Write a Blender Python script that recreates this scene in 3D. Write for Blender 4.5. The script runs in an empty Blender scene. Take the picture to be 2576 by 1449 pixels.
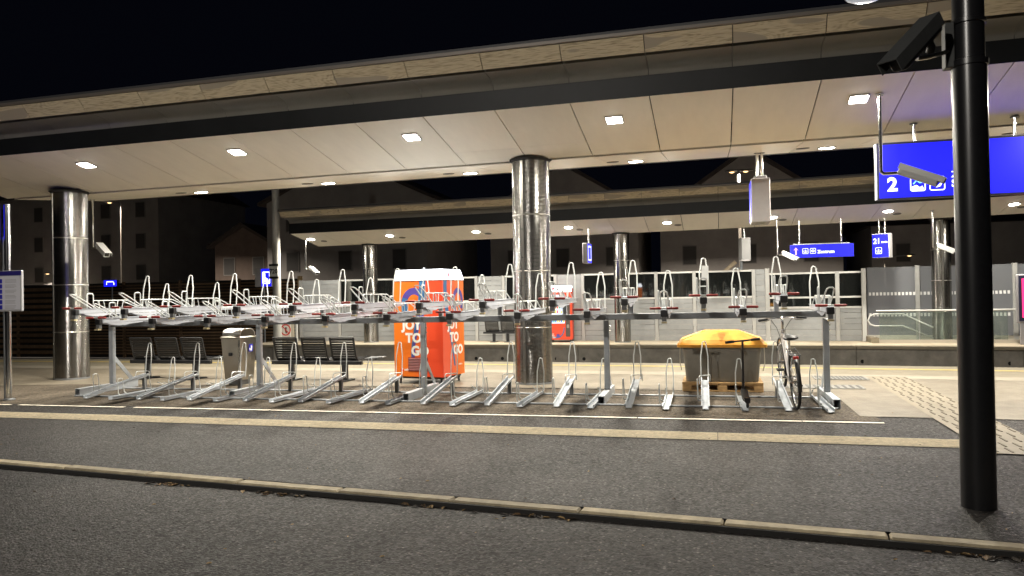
import bpy, bmesh, math, random
from mathutils import Vector, Matrix, Euler
import numpy as np

R_ = math.radians
random.seed(7)
sc = bpy.context.scene
COL = sc.collection

# ------------------------------------------------------------------ camera
H = 1.55
YAW, ROLL, PITCH = R_(14.8), R_(1.0), R_(0.5)
FPX, CXP, CYP = 1935.0, 1288.0, 724.5
_fw = Vector((-math.sin(YAW) * math.cos(PITCH), math.cos(YAW) * math.cos(PITCH), math.sin(PITCH)))
_r0 = Vector((math.cos(YAW), math.sin(YAW), 0))
_u0 = _r0.cross(_fw)
_rt = _r0 * math.cos(ROLL) - _u0 * math.sin(ROLL)
_up = _r0 * math.sin(ROLL) + _u0 * math.cos(ROLL)
cam_d = bpy.data.cameras.new('camera')
cam_d.lens = 36 * FPX / 2576
cam_d.sensor_width = 36
cam_d.clip_end = 2000
cam_d.clip_start = 0.05
cam = bpy.data.objects.new('camera', cam_d)
COL.objects.link(cam)
cam.matrix_world = Matrix(((_rt.x, _up.x, -_fw.x, 0), (_rt.y, _up.y, -_fw.y, 0), (_rt.z, _up.z, -_fw.z, H), (0, 0, 0, 1)))
sc.camera = cam


def ray(x, y):
    return _fw + _rt * ((x - CXP) / FPX) - _up * ((y - CYP) / FPX)


def at_y(x, y, Y):                        # a pixel on the plane Y = const
    d = ray(x, y)
    return Vector((0, 0, H)) + d * (Y / d.y)


def at_z(x, y, z=0.0):                    # a pixel on the ground
    d = ray(x, y)
    return Vector((0, 0, H)) + d * ((z - H) / d.z)


# ------------------------------------------------------------------ sky, exposure
world = bpy.data.worlds.new('World')
sc.world = world
world.use_nodes = True
wn = world.node_tree
wn.nodes.clear()
w_out = wn.nodes.new('ShaderNodeOutputWorld')
w_sky = wn.nodes.new('ShaderNodeTexSky')
w_sky.sky_type = 'NISHITA'
w_sky.sun_disc = False
w_sky.sun_elevation = R_(-7)
w_sky.sun_rotation = R_(200)
w_bg = wn.nodes.new('ShaderNodeBackground')
w_bg.inputs[1].default_value = 0.02
w_b2 = wn.nodes.new('ShaderNodeBackground')
w_b2.inputs[0].default_value = (0.30, 0.36, 0.75, 1)
w_b2.inputs[1].default_value = 0.0026
w_add = wn.nodes.new('ShaderNodeAddShader')
wn.links.new(w_sky.outputs[0], w_bg.inputs[0])
wn.links.new(w_bg.outputs[0], w_add.inputs[0])
wn.links.new(w_b2.outputs[0], w_add.inputs[1])
wn.links.new(w_add.outputs[0], w_out.inputs[0])

sc.view_settings.view_transform = 'Standard'
sc.view_settings.look = 'None'
sc.view_settings.exposure = 0.55
sc.view_settings.gamma = 1.0
sc.view_settings.use_curve_mapping = False
sc.cycles.use_denoising = True
sc.cycles.max_bounces = 7
sc.cycles.transparent_max_bounces = 12
sc.cycles.sample_clamp_indirect = 4.0
sc.cycles.caustics_reflective = False
sc.cycles.caustics_refractive = False

LAMP_E = 152.0          # watts of one canopy lamp
WARM = (1.0, 0.935, 0.80)

# ------------------------------------------------------------------ materials
MATS = {}


def _nodes(name):
    m = bpy.data.materials.new(name)
    m.use_nodes = True
    nt = m.node_tree
    b = nt.nodes['Principled BSDF']
    return m, nt, b


def mat(name, col, rough=0.5, metal=0.0, var=0.0, scale=8.0, bump=0.0, bscale=60.0, spec=0.5, rvar=0.0, stretch=None, col2=None, orand=0.0):
    if name in MATS:
        return MATS[name]
    m, nt, b = _nodes(name)
    N, L = nt.nodes, nt.links
    b.inputs['Base Color'].default_value = (*col, 1)
    b.inputs['Roughness'].default_value = rough
    b.inputs['Metallic'].default_value = metal
    b.inputs['Specular IOR Level'].default_value = spec
    if var or bump or rvar:
        tc = N.new('ShaderNodeTexCoord')
        mp = N.new('ShaderNodeMapping')
        if stretch:
            mp.inputs['Scale'].default_value = stretch
        L.new(tc.outputs['Object'], mp.inputs[0])
    if var or rvar:
        nz = N.new('ShaderNodeTexNoise')
        nz.inputs['Scale'].default_value = scale
        nz.inputs['Detail'].default_value = 6
        nz.inputs['Roughness'].default_value = 0.65
        L.new(mp.outputs[0], nz.inputs[0])
        if var:
            rp = N.new('ShaderNodeValToRGB')
            c2 = col2 or tuple(min(1, c * (1 + var)) for c in col)
            c1 = tuple(c * (1 - var) for c in col)
            rp.color_ramp.elements[0].color = (*c1, 1)
            rp.color_ramp.elements[1].color = (*c2, 1)
            rp.color_ramp.elements[0].position = 0.3
            rp.color_ramp.elements[1].position = 0.72
            L.new(nz.outputs[0], rp.inputs[0])
            L.new(rp.outputs[0], b.inputs['Base Color'])
        if rvar:
            mr = N.new('ShaderNodeMapRange')
            mr.inputs[3].default_value = max(0.02, rough - rvar)
            mr.inputs[4].default_value = min(1, rough + rvar)
            L.new(nz.outputs[0], mr.inputs[0])
            L.new(mr.outputs[0], b.inputs['Roughness'])
    if bump:
        n2 = N.new('ShaderNodeTexNoise')
        n2.inputs['Scale'].default_value = bscale
        n2.inputs['Detail'].default_value = 4
        L.new(mp.outputs[0], n2.inputs[0])
        bp = N.new('ShaderNodeBump')
        bp.inputs['Strength'].default_value = bump
        bp.inputs['Distance'].default_value = 0.01
        L.new(n2.outputs[0], bp.inputs['Height'])
        L.new(bp.outputs[0], b.inputs['Normal'])
    if orand:                       # each piece its own shade
        oi = N.new('ShaderNodeObjectInfo')
        mo = N.new('ShaderNodeMapRange')
        mo.inputs[3].default_value = 1 - orand
        mo.inputs[4].default_value = 1 + orand
        L.new(oi.outputs['Random'], mo.inputs[0])
        vs = N.new('ShaderNodeVectorMath')
        vs.operation = 'SCALE'
        src = b.inputs['Base Color']
        if src.is_linked:
            L.new(src.links[0].from_socket, vs.inputs[0])
        else:
            vs.inputs[0].default_value = col
        L.new(mo.outputs[0], vs.inputs['Scale'])
        L.new(vs.outputs[0], b.inputs['Base Color'])
    MATS[name] = m
    return m


def emit(name, col, strength):
    if name in MATS:
        return MATS[name]
    m, nt, b = _nodes(name)
    b.inputs['Base Color'].default_value = (*[min(1, c) * .12 for c in col], 1)
    b.inputs['Emission Color'].default_value = (*col, 1)
    b.inputs['Emission Strength'].default_value = strength
    b.inputs['Roughness'].default_value = 0.35
    MATS[name] = m
    return m


def glass(name, tint, gloss=0.1, haze=0.0, hazecol=(.5, .5, .5), rough=0.03):
    if name in MATS:
        return MATS[name]
    m = bpy.data.materials.new(name)
    m.use_nodes = True
    nt = m.node_tree
    N, L = nt.nodes, nt.links
    N.clear()
    o = N.new('ShaderNodeOutputMaterial')
    t = N.new('ShaderNodeBsdfTransparent')
    t.inputs[0].default_value = (*tint, 1)
    g = N.new('ShaderNodeBsdfGlossy')
    g.inputs['Roughness'].default_value = rough
    fr = N.new('ShaderNodeFresnel')
    fr.inputs[0].default_value = 1.5
    mth = N.new('ShaderNodeMath')
    mth.operation = 'MULTIPLY_ADD'
    mth.inputs[1].default_value = 1.0
    mth.inputs[2].default_value = gloss
    L.new(fr.outputs[0], mth.inputs[0])
    mx = N.new('ShaderNodeMixShader')
    L.new(mth.outputs[0], mx.inputs[0])
    L.new(t.outputs[0], mx.inputs[1])
    L.new(g.outputs[0], mx.inputs[2])
    last = mx
    if haze:
        d = N.new('ShaderNodeBsdfDiffuse')
        d.inputs[0].default_value = (*hazecol, 1)
        tr = N.new('ShaderNodeBsdfTranslucent')
        tr.inputs[0].default_value = (*hazecol, 1)
        a = N.new('ShaderNodeMixShader')
        a.inputs[0].default_value = 0.5
        L.new(d.outputs[0], a.inputs[1])
        L.new(tr.outputs[0], a.inputs[2])
        m2 = N.new('ShaderNodeMixShader')
        m2.inputs[0].default_value = haze
        L.new(mx.outputs[0], m2.inputs[1])
        L.new(a.outputs[0], m2.inputs[2])
        last = m2
    L.new(last.outputs[0], o.inputs[0])
    MATS[name] = m
    return m


def mat_asphalt(name, c_lo, c_hi, specks=0.5, rough=0.55, wear=None):
    m, nt, b = _nodes(name)
    N, L = nt.nodes, nt.links
    tc = N.new('ShaderNodeTexCoord')
    big = N.new('ShaderNodeTexNoise')
    big.inputs['Scale'].default_value = 0.9
    big.inputs['Detail'].default_value = 8
    big.inputs['Roughness'].default_value = 0.7
    L.new(tc.outputs['Object'], big.inputs[0])
    fine = N.new('ShaderNodeTexNoise')
    fine.inputs['Scale'].default_value = 26
    fine.inputs['Detail'].default_value = 6
    fine.inputs['Roughness'].default_value = 0.75
    L.new(tc.outputs['Object'], fine.inputs[0])
    mxf = N.new('ShaderNodeMath')
    mxf.operation = 'MULTIPLY_ADD'
    mxf.inputs[1].default_value = 0.45
    L.new(big.outputs[0], mxf.inputs[0])
    f2 = N.new('ShaderNodeMath')
    f2.operation = 'MULTIPLY'
    f2.inputs[1].default_value = 0.6
    L.new(fine.outputs[0], f2.inputs[0])
    L.new(f2.outputs[0], mxf.inputs[2])
    rp = N.new('ShaderNodeValToRGB')
    rp.color_ramp.elements[0].position = 0.36
    rp.color_ramp.elements[1].position = 0.68
    rp.color_ramp.elements[0].color = (*c_lo, 1)
    rp.color_ramp.elements[1].color = (*c_hi, 1)
    L.new(mxf.outputs[0], rp.inputs[0])
    vo = N.new('ShaderNodeTexVoronoi')
    vo.inputs['Scale'].default_value = 38
    L.new(tc.outputs['Object'], vo.inputs[0])
    sp = N.new('ShaderNodeMath')
    sp.operation = 'GREATER_THAN'
    sp.inputs[1].default_value = 0.86
    sx = N.new('ShaderNodeSeparateColor')
    L.new(vo.outputs['Color'], sx.inputs[0])
    L.new(sx.outputs[0], sp.inputs[0])
    d1 = N.new('ShaderNodeMath')
    d1.operation = 'LESS_THAN'
    d1.inputs[1].default_value = 0.34
    L.new(vo.outputs['Distance'], d1.inputs[0])
    ml = N.new('ShaderNodeMath')
    ml.operation = 'MULTIPLY'
    L.new(sp.outputs[0], ml.inputs[0])
    L.new(d1.outputs[0], ml.inputs[1])
    ms = N.new('ShaderNodeMath')
    ms.operation = 'MULTIPLY'
    ms.inputs[1].default_value = specks
    L.new(ml.outputs[0], ms.inputs[0])
    mc = N.new('ShaderNodeMix')
    mc.data_type = 'RGBA'
    mc.inputs[7].default_value = (c_hi[0] * 2.6, c_hi[1] * 2.6, c_hi[2] * 2.5, 1)
    L.new(ms.outputs[0], mc.inputs[0])
    L.new(rp.outputs[0], mc.inputs[6])
    vg = N.new('ShaderNodeTexVoronoi')
    vg.inputs['Scale'].default_value = 48
    L.new(tc.outputs['Object'], vg.inputs[0])
    sg = N.new('ShaderNodeSeparateColor')
    L.new(vg.outputs['Color'], sg.inputs[0])
    mrg = N.new('ShaderNodeMapRange')
    mrg.inputs[3].default_value = 0.6
    mrg.inputs[4].default_value = 1.4
    L.new(sg.outputs[1], mrg.inputs[0])
    patch = N.new('ShaderNodeTexNoise')
    patch.inputs['Scale'].default_value = 0.35
    patch.inputs['Detail'].default_value = 5
    patch.inputs['Distortion'].default_value = 0.6
    L.new(tc.outputs['Object'], patch.inputs[0])
    mrp = N.new('ShaderNodeMapRange')
    mrp.inputs[1].default_value = 0.35
    mrp.inputs[2].default_value = 0.65
    mrp.inputs[3].default_value = 0.62
    mrp.inputs[4].default_value = 1.3
    L.new(patch.outputs[0], mrp.inputs[0])
    mm = N.new('ShaderNodeMath')
    mm.operation = 'MULTIPLY'
    L.new(mrg.outputs[0], mm.inputs[0])
    spot = N.new('ShaderNodeTexVoronoi')
    spot.inputs['Scale'].default_value = 2.3
    L.new(tc.outputs['Object'], spot.inputs[0])
    sps = N.new('ShaderNodeMapRange')
    sps.inputs[1].default_value = 0.05
    sps.inputs[2].default_value = 0.085
    sps.inputs[3].default_value = 0.55
    sps.inputs[4].default_value = 1.0
    L.new(spot.outputs['Distance'], sps.inputs[0])
    mq = N.new('ShaderNodeMath')
    mq.operation = 'MULTIPLY'
    L.new(mrp.outputs[0], mq.inputs[0])
    L.new(sps.outputs[0], mq.inputs[1])
    L.new(mq.outputs[0], mm.inputs[1])
    vs = N.new('ShaderNodeVectorMath')
    vs.operation = 'SCALE'
    L.new(mc.outputs[2], vs.inputs[0])
    L.new(mm.outputs[0], vs.inputs['Scale'])
    L.new(vs.outputs[0], b.inputs['Base Color'])
    mrr = N.new('ShaderNodeMapRange')
    mrr.inputs[3].default_value = rough - .1
    mrr.inputs[4].default_value = rough + .16
    L.new(sg.outputs[2], mrr.inputs[0])
    L.new(mrr.outputs[0], b.inputs['Roughness'])
    b.inputs['Specular IOR Level'].default_value = 0.07
    vb = N.new('ShaderNodeTexVoronoi')
    vb.inputs['Scale'].default_value = 62
    L.new(tc.outputs['Object'], vb.inputs[0])
    add = N.new('ShaderNodeMath')
    add.operation = 'MULTIPLY_ADD'
    add.inputs[1].default_value = -0.8
    L.new(vb.outputs['Distance'], add.inputs[0])
    L.new(fine.outputs[0], add.inputs[2])
    bp = N.new('ShaderNodeBump')
    bp.inputs['Strength'].default_value = 0.5
    bp.inputs['Distance'].default_value = 0.012
    L.new(add.outputs[0], bp.inputs['Height'])
    L.new(bp.outputs[0], b.inputs['Normal'])
    return m


def mat_paving(name, col, dark):
    m, nt, b = _nodes(name)
    N, L = nt.nodes, nt.links
    tc = N.new('ShaderNodeTexCoord')
    br = N.new('ShaderNodeTexBrick')
    br.inputs['Scale'].default_value = 5.0
    br.inputs['Mortar Size'].default_value = 0.012
    br.inputs['Mortar Smooth'].default_value = 0.4
    br.inputs['Color1'].default_value = (*col, 1)
    br.inputs['Color2'].default_value = (*[c * 0.86 for c in col], 1)
    br.inputs['Mortar'].default_value = (*[c * 0.66 for c in col], 1)
    L.new(tc.outputs['Object'], br.inputs[0])
    nz = N.new('ShaderNodeTexNoise')
    nz.inputs['Scale'].default_value = 2.2
    nz.inputs['Detail'].default_value = 9
    nz.inputs['Roughness'].default_value = 0.72
    L.new(tc.outputs['Object'], nz.inputs[0])
    rp = N.new('ShaderNodeValToRGB')
    rp.color_ramp.elements[0].position = 0.34
    rp.color_ramp.elements[1].position = 0.6
    rp.color_ramp.elements[0].color = (*dark, 1)
    rp.color_ramp.elements[1].color = (1, 1, 1, 1)
    L.new(nz.outputs[0], rp.inputs[0])
    mx = N.new('ShaderNodeMix')
    mx.data_type = 'RGBA'
    mx.blend_type = 'MULTIPLY'
    mx.inputs[0].default_value = 0.75
    L.new(br.outputs[0], mx.inputs[6])
    L.new(rp.outputs[0], mx.inputs[7])
    L.new(mx.outputs[2], b.inputs['Base Color'])
    b.inputs['Roughness'].default_value = 0.6
    f = N.new('ShaderNodeTexNoise')
    f.inputs['Scale'].default_value = 40
    f.inputs['Detail'].default_value = 5
    L.new(tc.outputs['Object'], f.inputs[0])
    bp = N.new('ShaderNodeBump')
    bp.inputs['Strength'].default_value = 0.4
    bp.inputs['Distance'].default_value = 0.01
    L.new(f.outputs[0], bp.inputs['Height'])
    L.new(bp.outputs[0], b.inputs['Normal'])
    return m


def mat_wood(name):
    """tan plywood with broad cathedral grain and grey-brown weathered patches"""
    m, nt, b = _nodes(name)
    N, L = nt.nodes, nt.links
    tc = N.new('ShaderNodeTexCoord')
    oi = N.new('ShaderNodeObjectInfo')
    off = N.new('ShaderNodeVectorMath')
    off.operation = 'SCALE'
    L.new(tc.outputs['Object'], off.inputs[0])
    off.inputs['Scale'].default_value = 1.0
    cmb = N.new('ShaderNodeCombineXYZ')
    m37 = N.new('ShaderNodeMath')
    m37.operation = 'MULTIPLY'
    m37.inputs[1].default_value = 37.0
    L.new(oi.outputs['Random'], m37.inputs[0])
    L.new(m37.outputs[0], cmb.inputs[0])
    L.new(m37.outputs[0], cmb.inputs[2])
    ad = N.new('ShaderNodeVectorMath')
    ad.operation = 'ADD'
    L.new(off.outputs[0], ad.inputs[0])
    L.new(cmb.outputs[0], ad.inputs[1])
    # broad field whose level sets are the grain
    mp = N.new('ShaderNodeMapping')
    mp.inputs['Scale'].default_value = (0.75, 3.4, 3.4)
    L.new(ad.outputs[0], mp.inputs[0])
    fld = N.new('ShaderNodeTexNoise')
    fld.inputs['Scale'].default_value = 1.15
    fld.inputs['Detail'].default_value = 1.0
    L.new(mp.outputs[0], fld.inputs[0])
    rings = N.new('ShaderNodeMath')
    rings.operation = 'MULTIPLY'
    rings.inputs[1].default_value = 150.0
    L.new(fld.outputs[0], rings.inputs[0])
    sn = N.new('ShaderNodeMath')
    sn.operation = 'SINE'
    L.new(rings.outputs[0], sn.inputs[0])
    # broken dashes
    mp2 = N.new('ShaderNodeMapping')
    mp2.inputs['Scale'].default_value = (6.0, 60.0, 60.0)
    L.new(ad.outputs[0], mp2.inputs[0])
    ds = N.new('ShaderNodeTexNoise')
    ds.inputs['Scale'].default_value = 1.0
    ds.inputs['Detail'].default_value = 5
    L.new(mp2.outputs[0], ds.inputs[0])
    mulg = N.new('ShaderNodeMath')
    mulg.operation = 'MULTIPLY_ADD'
    mulg.inputs[1].default_value = 0.055
    L.new(sn.outputs[0], mulg.inputs[0])
    L.new(ds.outputs[0], mulg.inputs[2])
    rp = N.new('ShaderNodeValToRGB')
    e = rp.color_ramp.elements
    e[0].position = 0.30
    e[0].color = (0.33, 0.265, 0.175, 1)
    e[1].position = 0.56
    e[1].color = (0.62, 0.53, 0.37, 1)
    x = e.new(0.43)
    x.color = (0.52, 0.43, 0.29, 1)
    L.new(mulg.outputs[0], rp.inputs[0])
    # weathered patches with a clear, grain-following edge
    pr = N.new('ShaderNodeValToRGB')
    pr.color_ramp.elements[0].position = 0.555
    pr.color_ramp.elements[1].position = 0.575
    pr.color_ramp.elements[0].color = (0, 0, 0, 1)
    pr.color_ramp.elements[1].color = (1, 1, 1, 1)
    L.new(fld.outputs[0], pr.inputs[0])
    mx = N.new('ShaderNodeMix')
    mx.data_type = 'RGBA'
    mx.inputs[7].default_value = (0.38, 0.325, 0.25, 1)
    L.new(pr.outputs[0], mx.inputs[0])
    L.new(rp.outputs[0], mx.inputs[6])
    L.new(mx.outputs[2], b.inputs['Base Color'])
    b.inputs['Roughness'].default_value = 0.55
    MATS[name] = m
    return m


def mat_steel_column(name):
    m, nt, b = _nodes(name)
    N, L = nt.nodes, nt.links
    b.inputs['Metallic'].default_value = 1.0
    tc = N.new('ShaderNodeTexCoord')
    wv = N.new('ShaderNodeTexWave')
    wv.bands_direction = 'Z'
    wv.inputs['Scale'].default_value = 14.0
    wv.inputs['Distortion'].default_value = 0.0
    L.new(tc.outputs['Object'], wv.inputs[0])
    mp = N.new('ShaderNodeMapping')
    mp.inputs['Scale'].default_value = (7, 7, 0.35)
    L.new(tc.outputs['Object'], mp.inputs[0])
    nz = N.new('ShaderNodeTexNoise')
    nz.inputs['Scale'].default_value = 2.0
    nz.inputs['Detail'].default_value = 7
    nz.inputs['Roughness'].default_value = 0.7
    L.new(mp.outputs[0], nz.inputs[0])
    rp = N.new('ShaderNodeValToRGB')
    rp.color_ramp.elements[0].position = 0.3
    rp.color_ramp.elements[0].color = (0.15, 0.147, 0.138, 1)
    rp.color_ramp.elements[1].position = 0.68
    rp.color_ramp.elements[1].color = (0.32, 0.312, 0.297, 1)
    L.new(nz.outputs[0], rp.inputs[0])
    L.new(rp.outputs[0], b.inputs['Base Color'])
    mr = N.new('ShaderNodeMapRange')
    mr.inputs[3].default_value = 0.15
    mr.inputs[4].default_value = 0.26
    L.new(nz.outputs[0], mr.inputs[0])
    L.new(mr.outputs[0], b.inputs['Roughness'])
    bp = N.new('ShaderNodeBump')
    bp.inputs['Strength'].default_value = 0.22
    bp.inputs['Distance'].default_value = 0.01
    L.new(wv.outputs[0], bp.inputs['Height'])
    b2 = N.new('ShaderNodeBump')
    b2.inputs['Strength'].default_value = 0.02
    b2.inputs['Distance'].default_value = 0.02
    L.new(nz.outputs[0], b2.inputs['Height'])
    L.new(bp.outputs[0], b2.inputs['Normal'])
    L.new(b2.outputs[0], b.inputs['Normal'])
    MATS[name] = m
    return m


GALV = mat('galvanised_steel', (0.43, 0.46, 0.495), 0.42, 0.2, var=0.14, scale=7, orand=.16)
GALVD = mat('galvanised_steel_dull', (0.20, 0.21, 0.22), 0.5, 0.4, var=0.15, scale=6)
WHITE_ROD = mat('pale_zinc_rod', (0.60, 0.62, 0.61), 0.38, 0.15, var=.12, scale=9, orand=.10)
TRAYM = mat('pale_steel_tray', (0.50, 0.52, 0.57), 0.38, 0.12, var=0.10, scale=5, orand=.14)
RED = mat('red_grip', (0.26, 0.012, 0.008), 0.5, orand=.3)
BLACK = mat('black_plastic', (0.012, 0.012, 0.013), 0.45)
RUBBER = mat('black_rubber', (0.014, 0.014, 0.015), 0.7)
CEIL = mat('cream_ceiling_panel', (0.90, 0.85, 0.75), 0.55, var=0.045, scale=1.6, orand=.035, stretch=(2.2, .6, 1))
GUTTER = mat('grey_ribbed_gutter', (0.30, 0.29, 0.25), 0.5, 0.4)
DARKBAND = mat('anthracite_sheet', (0.008, 0.009, 0.010), 0.5, 0.0, var=0.35, scale=1.5, spec=.3)
SOFF = mat('grey_soffit_sheet', (0.20, 0.19, 0.17), 0.40, 0.2, var=0.08, scale=2)
ROOFM = mat('dark_roof_sheet', (0.045, 0.045, 0.048), 0.6)
CAPM = mat('roof_edge_trim', (0.16, 0.14, 0.12), 0.5, 0.3)
WOOD = mat_wood('tan_plywood')
STEELCOL = mat_steel_column('brushed_steel_cladding')
STEEL = mat('brushed_steel', (0.50, 0.475, 0.43), 0.30, 1.0, var=0.06, scale=3, stretch=(1, 1, .15))
CHROME = mat('bright_steel_pipe', (0.75, 0.75, 0.74), 0.16, 1.0)
CONC = mat('concrete_wall', (0.20, 0.185, 0.16), 0.8, var=0.3, scale=2.6, bump=0.2, bscale=30)
CREAMC = mat('cream_edge_slab', (0.22, 0.19, 0.135), 0.7, var=0.14, scale=5, bump=0.15, bscale=40)
PALEC = mat('pale_band_concrete', (0.285, 0.252, 0.196), 0.7, var=0.16, scale=6)
YELLOW = mat('yellow_line_paint', (0.47, 0.36, 0.09), 0.6, var=0.12, scale=9)
WHITEP = mat('white_line_paint', (0.80, 0.73, 0.60), 0.65, var=0.25, scale=14)
RIBM = mat('ivory_tactile_rib', (0.60, 0.51, 0.35), 0.7, var=0.28, scale=16)
KERBM = mat('sandy_kerb_stone', (0.33, 0.275, 0.18), 0.75, var=0.35, scale=6, bump=0.4, bscale=60, orand=.2)
KERB_SHADE = mat('kerb_face_shade', (0.012, 0.011, 0.010), 0.9)  # shade on the kerb's near face, put into a near-black colour
POLEBLK = mat('black_gloss_paint', (0.010, 0.010, 0.011), 0.3, var=0.2, scale=30)
CCTVD = mat('dark_grey_housing', (0.055, 0.057, 0.056), 0.5, var=0.15, scale=20)
CCTVW = mat('white_housing', (0.66, 0.67, 0.66), 0.4)
ALU = mat('grey_aluminium_panel', (0.30, 0.31, 0.315), 0.55, 0.15, var=0.1, scale=3, orand=.07)
ALUP = mat('grey_steel_post', (0.42, 0.42, 0.41), 0.5, 0.3, var=0.1, scale=4)
RAILP = mat('pale_top_rail', (0.62, 0.62, 0.60), 0.45, 0.2)
BENCHM = mat('anthracite_bench', (0.013, 0.0135, 0.015), 0.36, 0.0)
BENCHG = mat('grey_bench_steel', (0.10, 0.105, 0.11), 0.45, 0.3)
ORANGE = mat('orange_lid_plastic', (0.70, 0.28, 0.02), 0.5, var=0.10, scale=4, col2=(0.80, 0.40, 0.05))
BINGREY = mat('grey_taupe_plastic', (0.215, 0.20, 0.168), 0.6, var=0.12, scale=5)
PALLET = mat('raw_pallet_wood', (0.42, 0.26, 0.11), 0.75, var=0.35, scale=9, stretch=(1, 6, 6))
FENCEW = mat('brown_fence_slat', (0.16, 0.10, 0.055), 0.75, var=0.3, scale=6, orand=.3)
GLDARK = glass('dark_acoustic_glass', (0.16, 0.18, 0.18), 0.10, haze=0.06, hazecol=(.25, .27, .26))
GLFROST = glass('frosted_screen_glass', (0.42, 0.43, 0.46), 0.05, haze=0.5, hazecol=(.50, .52, .56), rough=0.2)
GLCLEAR = glass('clear_green_glass', (0.92, 0.97, 0.94), 0.06, haze=0.10, hazecol=(.66, .74, .68))
SIGNBLUE = emit('blue_backlit_face', (0.010, 0.011, 1.0), 1.1)
SIGNWHITE = emit('white_backlit_print', (0.85, 0.9, 1.0), 1.6)
SIGNORANGE = emit('orange_backlit_print', (1.0, 0.5, 0.22), 1.3)
SIGNCYAN = emit('cyan_backlit_print', (0.25, 0.75, 1.0), 1.2)
SIGNBLUE_P = mat('blue_print', (0.02, 0.025, 0.42), 0.4)
WHITE_PR = mat('white_print', (0.80, 0.80, 0.80), 0.5)
GREYBOX = mat('light_grey_box', (0.36, 0.35, 0.36), 0.5, var=0.05, scale=9)
DKFRAME = mat('dark_navy_frame', (0.012, 0.012, 0.035), 0.4)
PRINTGREY = mat('grey_print', (0.42, 0.42, 0.44), 0.6)

# ------------------------------------------------------------------ mesh tools


class MB:
    def __init__(self):
        self.v, self.f, self.mi = [], [], []
        self.m = 0

    def add(self, vs, fs):
        n = len(self.v)
        self.v += [tuple(p) for p in vs]
        self.f += [tuple(i + n for i in q) for q in fs]
        self.mi += [self.m] * len(fs)
        return self

    def box(self, x0, x1, y0, y1, z0, z1, M=None):
        vs = [Vector(p) for p in ((x0, y0, z0), (x1, y0, z0), (x1, y1, z0), (x0, y1, z0), (x0, y0, z1), (x1, y0, z1), (x1, y1, z1), (x0, y1, z1))]
        if M is not None:
            vs = [M @ p for p in vs]
        return self.add(vs, ((0, 3, 2, 1), (4, 5, 6, 7), (0, 1, 5, 4), (1, 2, 6, 5), (2, 3, 7, 6), (3, 0, 4, 7)))

    def loft(self, loops, cap=True, closed=True):
        n = len(loops[0])
        vs, fs = [], []
        for lp in loops:
            vs += lp
        for i in range(len(loops) - 1):
            for j in range(n if closed else n - 1):
                k = (j + 1) % n
                fs.append((i * n + j, i * n + k, (i + 1) * n + k, (i + 1) * n + j))
        if cap and closed:
            fs.append(tuple(range(n))[::-1])
            fs.append(tuple((len(loops) - 1) * n + j for j in range(n)))
        return self.add(vs, fs)

    def tube(self, pts, r, seg=8, cap=True, closed=False):
        pts = [Vector(p) for p in pts]
        if closed:
            pts = pts + [pts[0]]
        n = len(pts)
        rs = r if isinstance(r, (list, tuple)) else [r] * n
        loops = []
        t0 = (pts[1] - pts[0]).normalized()
        a = Vector((0, 0, 1)) if abs(t0.z) < .9 else Vector((1, 0, 0))
        nrm = (a - t0 * a.dot(t0)).normalized()
        for i in range(n):
            if closed and i in (0, n - 1):
                t = (pts[1] - pts[0]).normalized() + (pts[-1] - pts[-2]).normalized()
            elif i == 0:
                t = pts[1] - pts[0]
            elif i == n - 1:
                t = pts[-1] - pts[-2]
            else:
                t = (pts[i] - pts[i - 1]).normalized() + (pts[i + 1] - pts[i]).normalized()
            t.normalize()
            nrm = (nrm - t * nrm.dot(t)).normalized()
            bn = t.cross(nrm)
            loops.append([pts[i] + (nrm * math.cos(2 * math.pi * j / seg) + bn * math.sin(2 * math.pi * j / seg)) * rs[i] for j in range(seg)])
        return self.loft(loops, cap=cap and not closed)

    def cyl(self, p0, p1, r0, r1=None, seg=16):
        return self.tube([p0, p1], [r0, r0 if r1 is None else r1], seg)

    def lathe(self, prof, seg=32, c=(0, 0, 0)):
        loops = []
        for r, z in prof:
            loops.append([Vector((c[0] + r * math.cos(2 * math.pi * j / seg), c[1] + r * math.sin(2 * math.pi * j / seg), c[2] + z)) for j in range(seg)])
        return self.loft(loops)

    def prism(self, poly, d0, d1, axis='y'):
        """poly in 2D; extruded along axis (x: poly=(y,z), y: (x,z), z: (x,y))"""
        def P(p, d):
            return {'x': (d, p[0], p[1]), 'y': (p[0], d, p[1]), 'z': (p[0], p[1], d)}[axis]
        return self.loft([[Vector(P(p, d0)) for p in poly], [Vector(P(p, d1)) for p in poly]])

    def mesh(self, name, mats, smooth=False, bevel=0.0):
        me = bpy.data.meshes.new(name)
        me.from_pydata(self.v, [], self.f)
        for m in (mats if isinstance(mats, (list, tuple)) else [mats]):
            me.materials.append(m)
        if isinstance(mats, (list, tuple)):
            me.polygons.foreach_set('material_index', self.mi)
        bm = bmesh.new()
        bm.from_mesh(me)
        bmesh.ops.recalc_face_normals(bm, faces=bm.faces)
        if bevel:
            es = [e for e in bm.edges if len(e.link_faces) == 2 and e.calc_face_angle(0) > 0.5]
            bmesh.ops.bevel(bm, geom=es, offset=bevel, segments=1, affect='EDGES', clamp_overlap=True)
        bm.to_mesh(me)
        bm.free()
        if smooth:
            me.polygons.foreach_set('use_smooth', [True] * len(me.polygons))
            try:
                me.set_sharp_from_angle(angle=R_(38))
            except Exception:
                pass
        me.update()
        return me


def obj(name, me, parent=None, loc=(0, 0, 0), rot=(0, 0, 0)):
    o = bpy.data.objects.new(name, me)
    COL.objects.link(o)
    o.location = loc
    o.rotation_euler = rot
    if parent is not None:
        o.parent = parent
    return o


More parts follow.
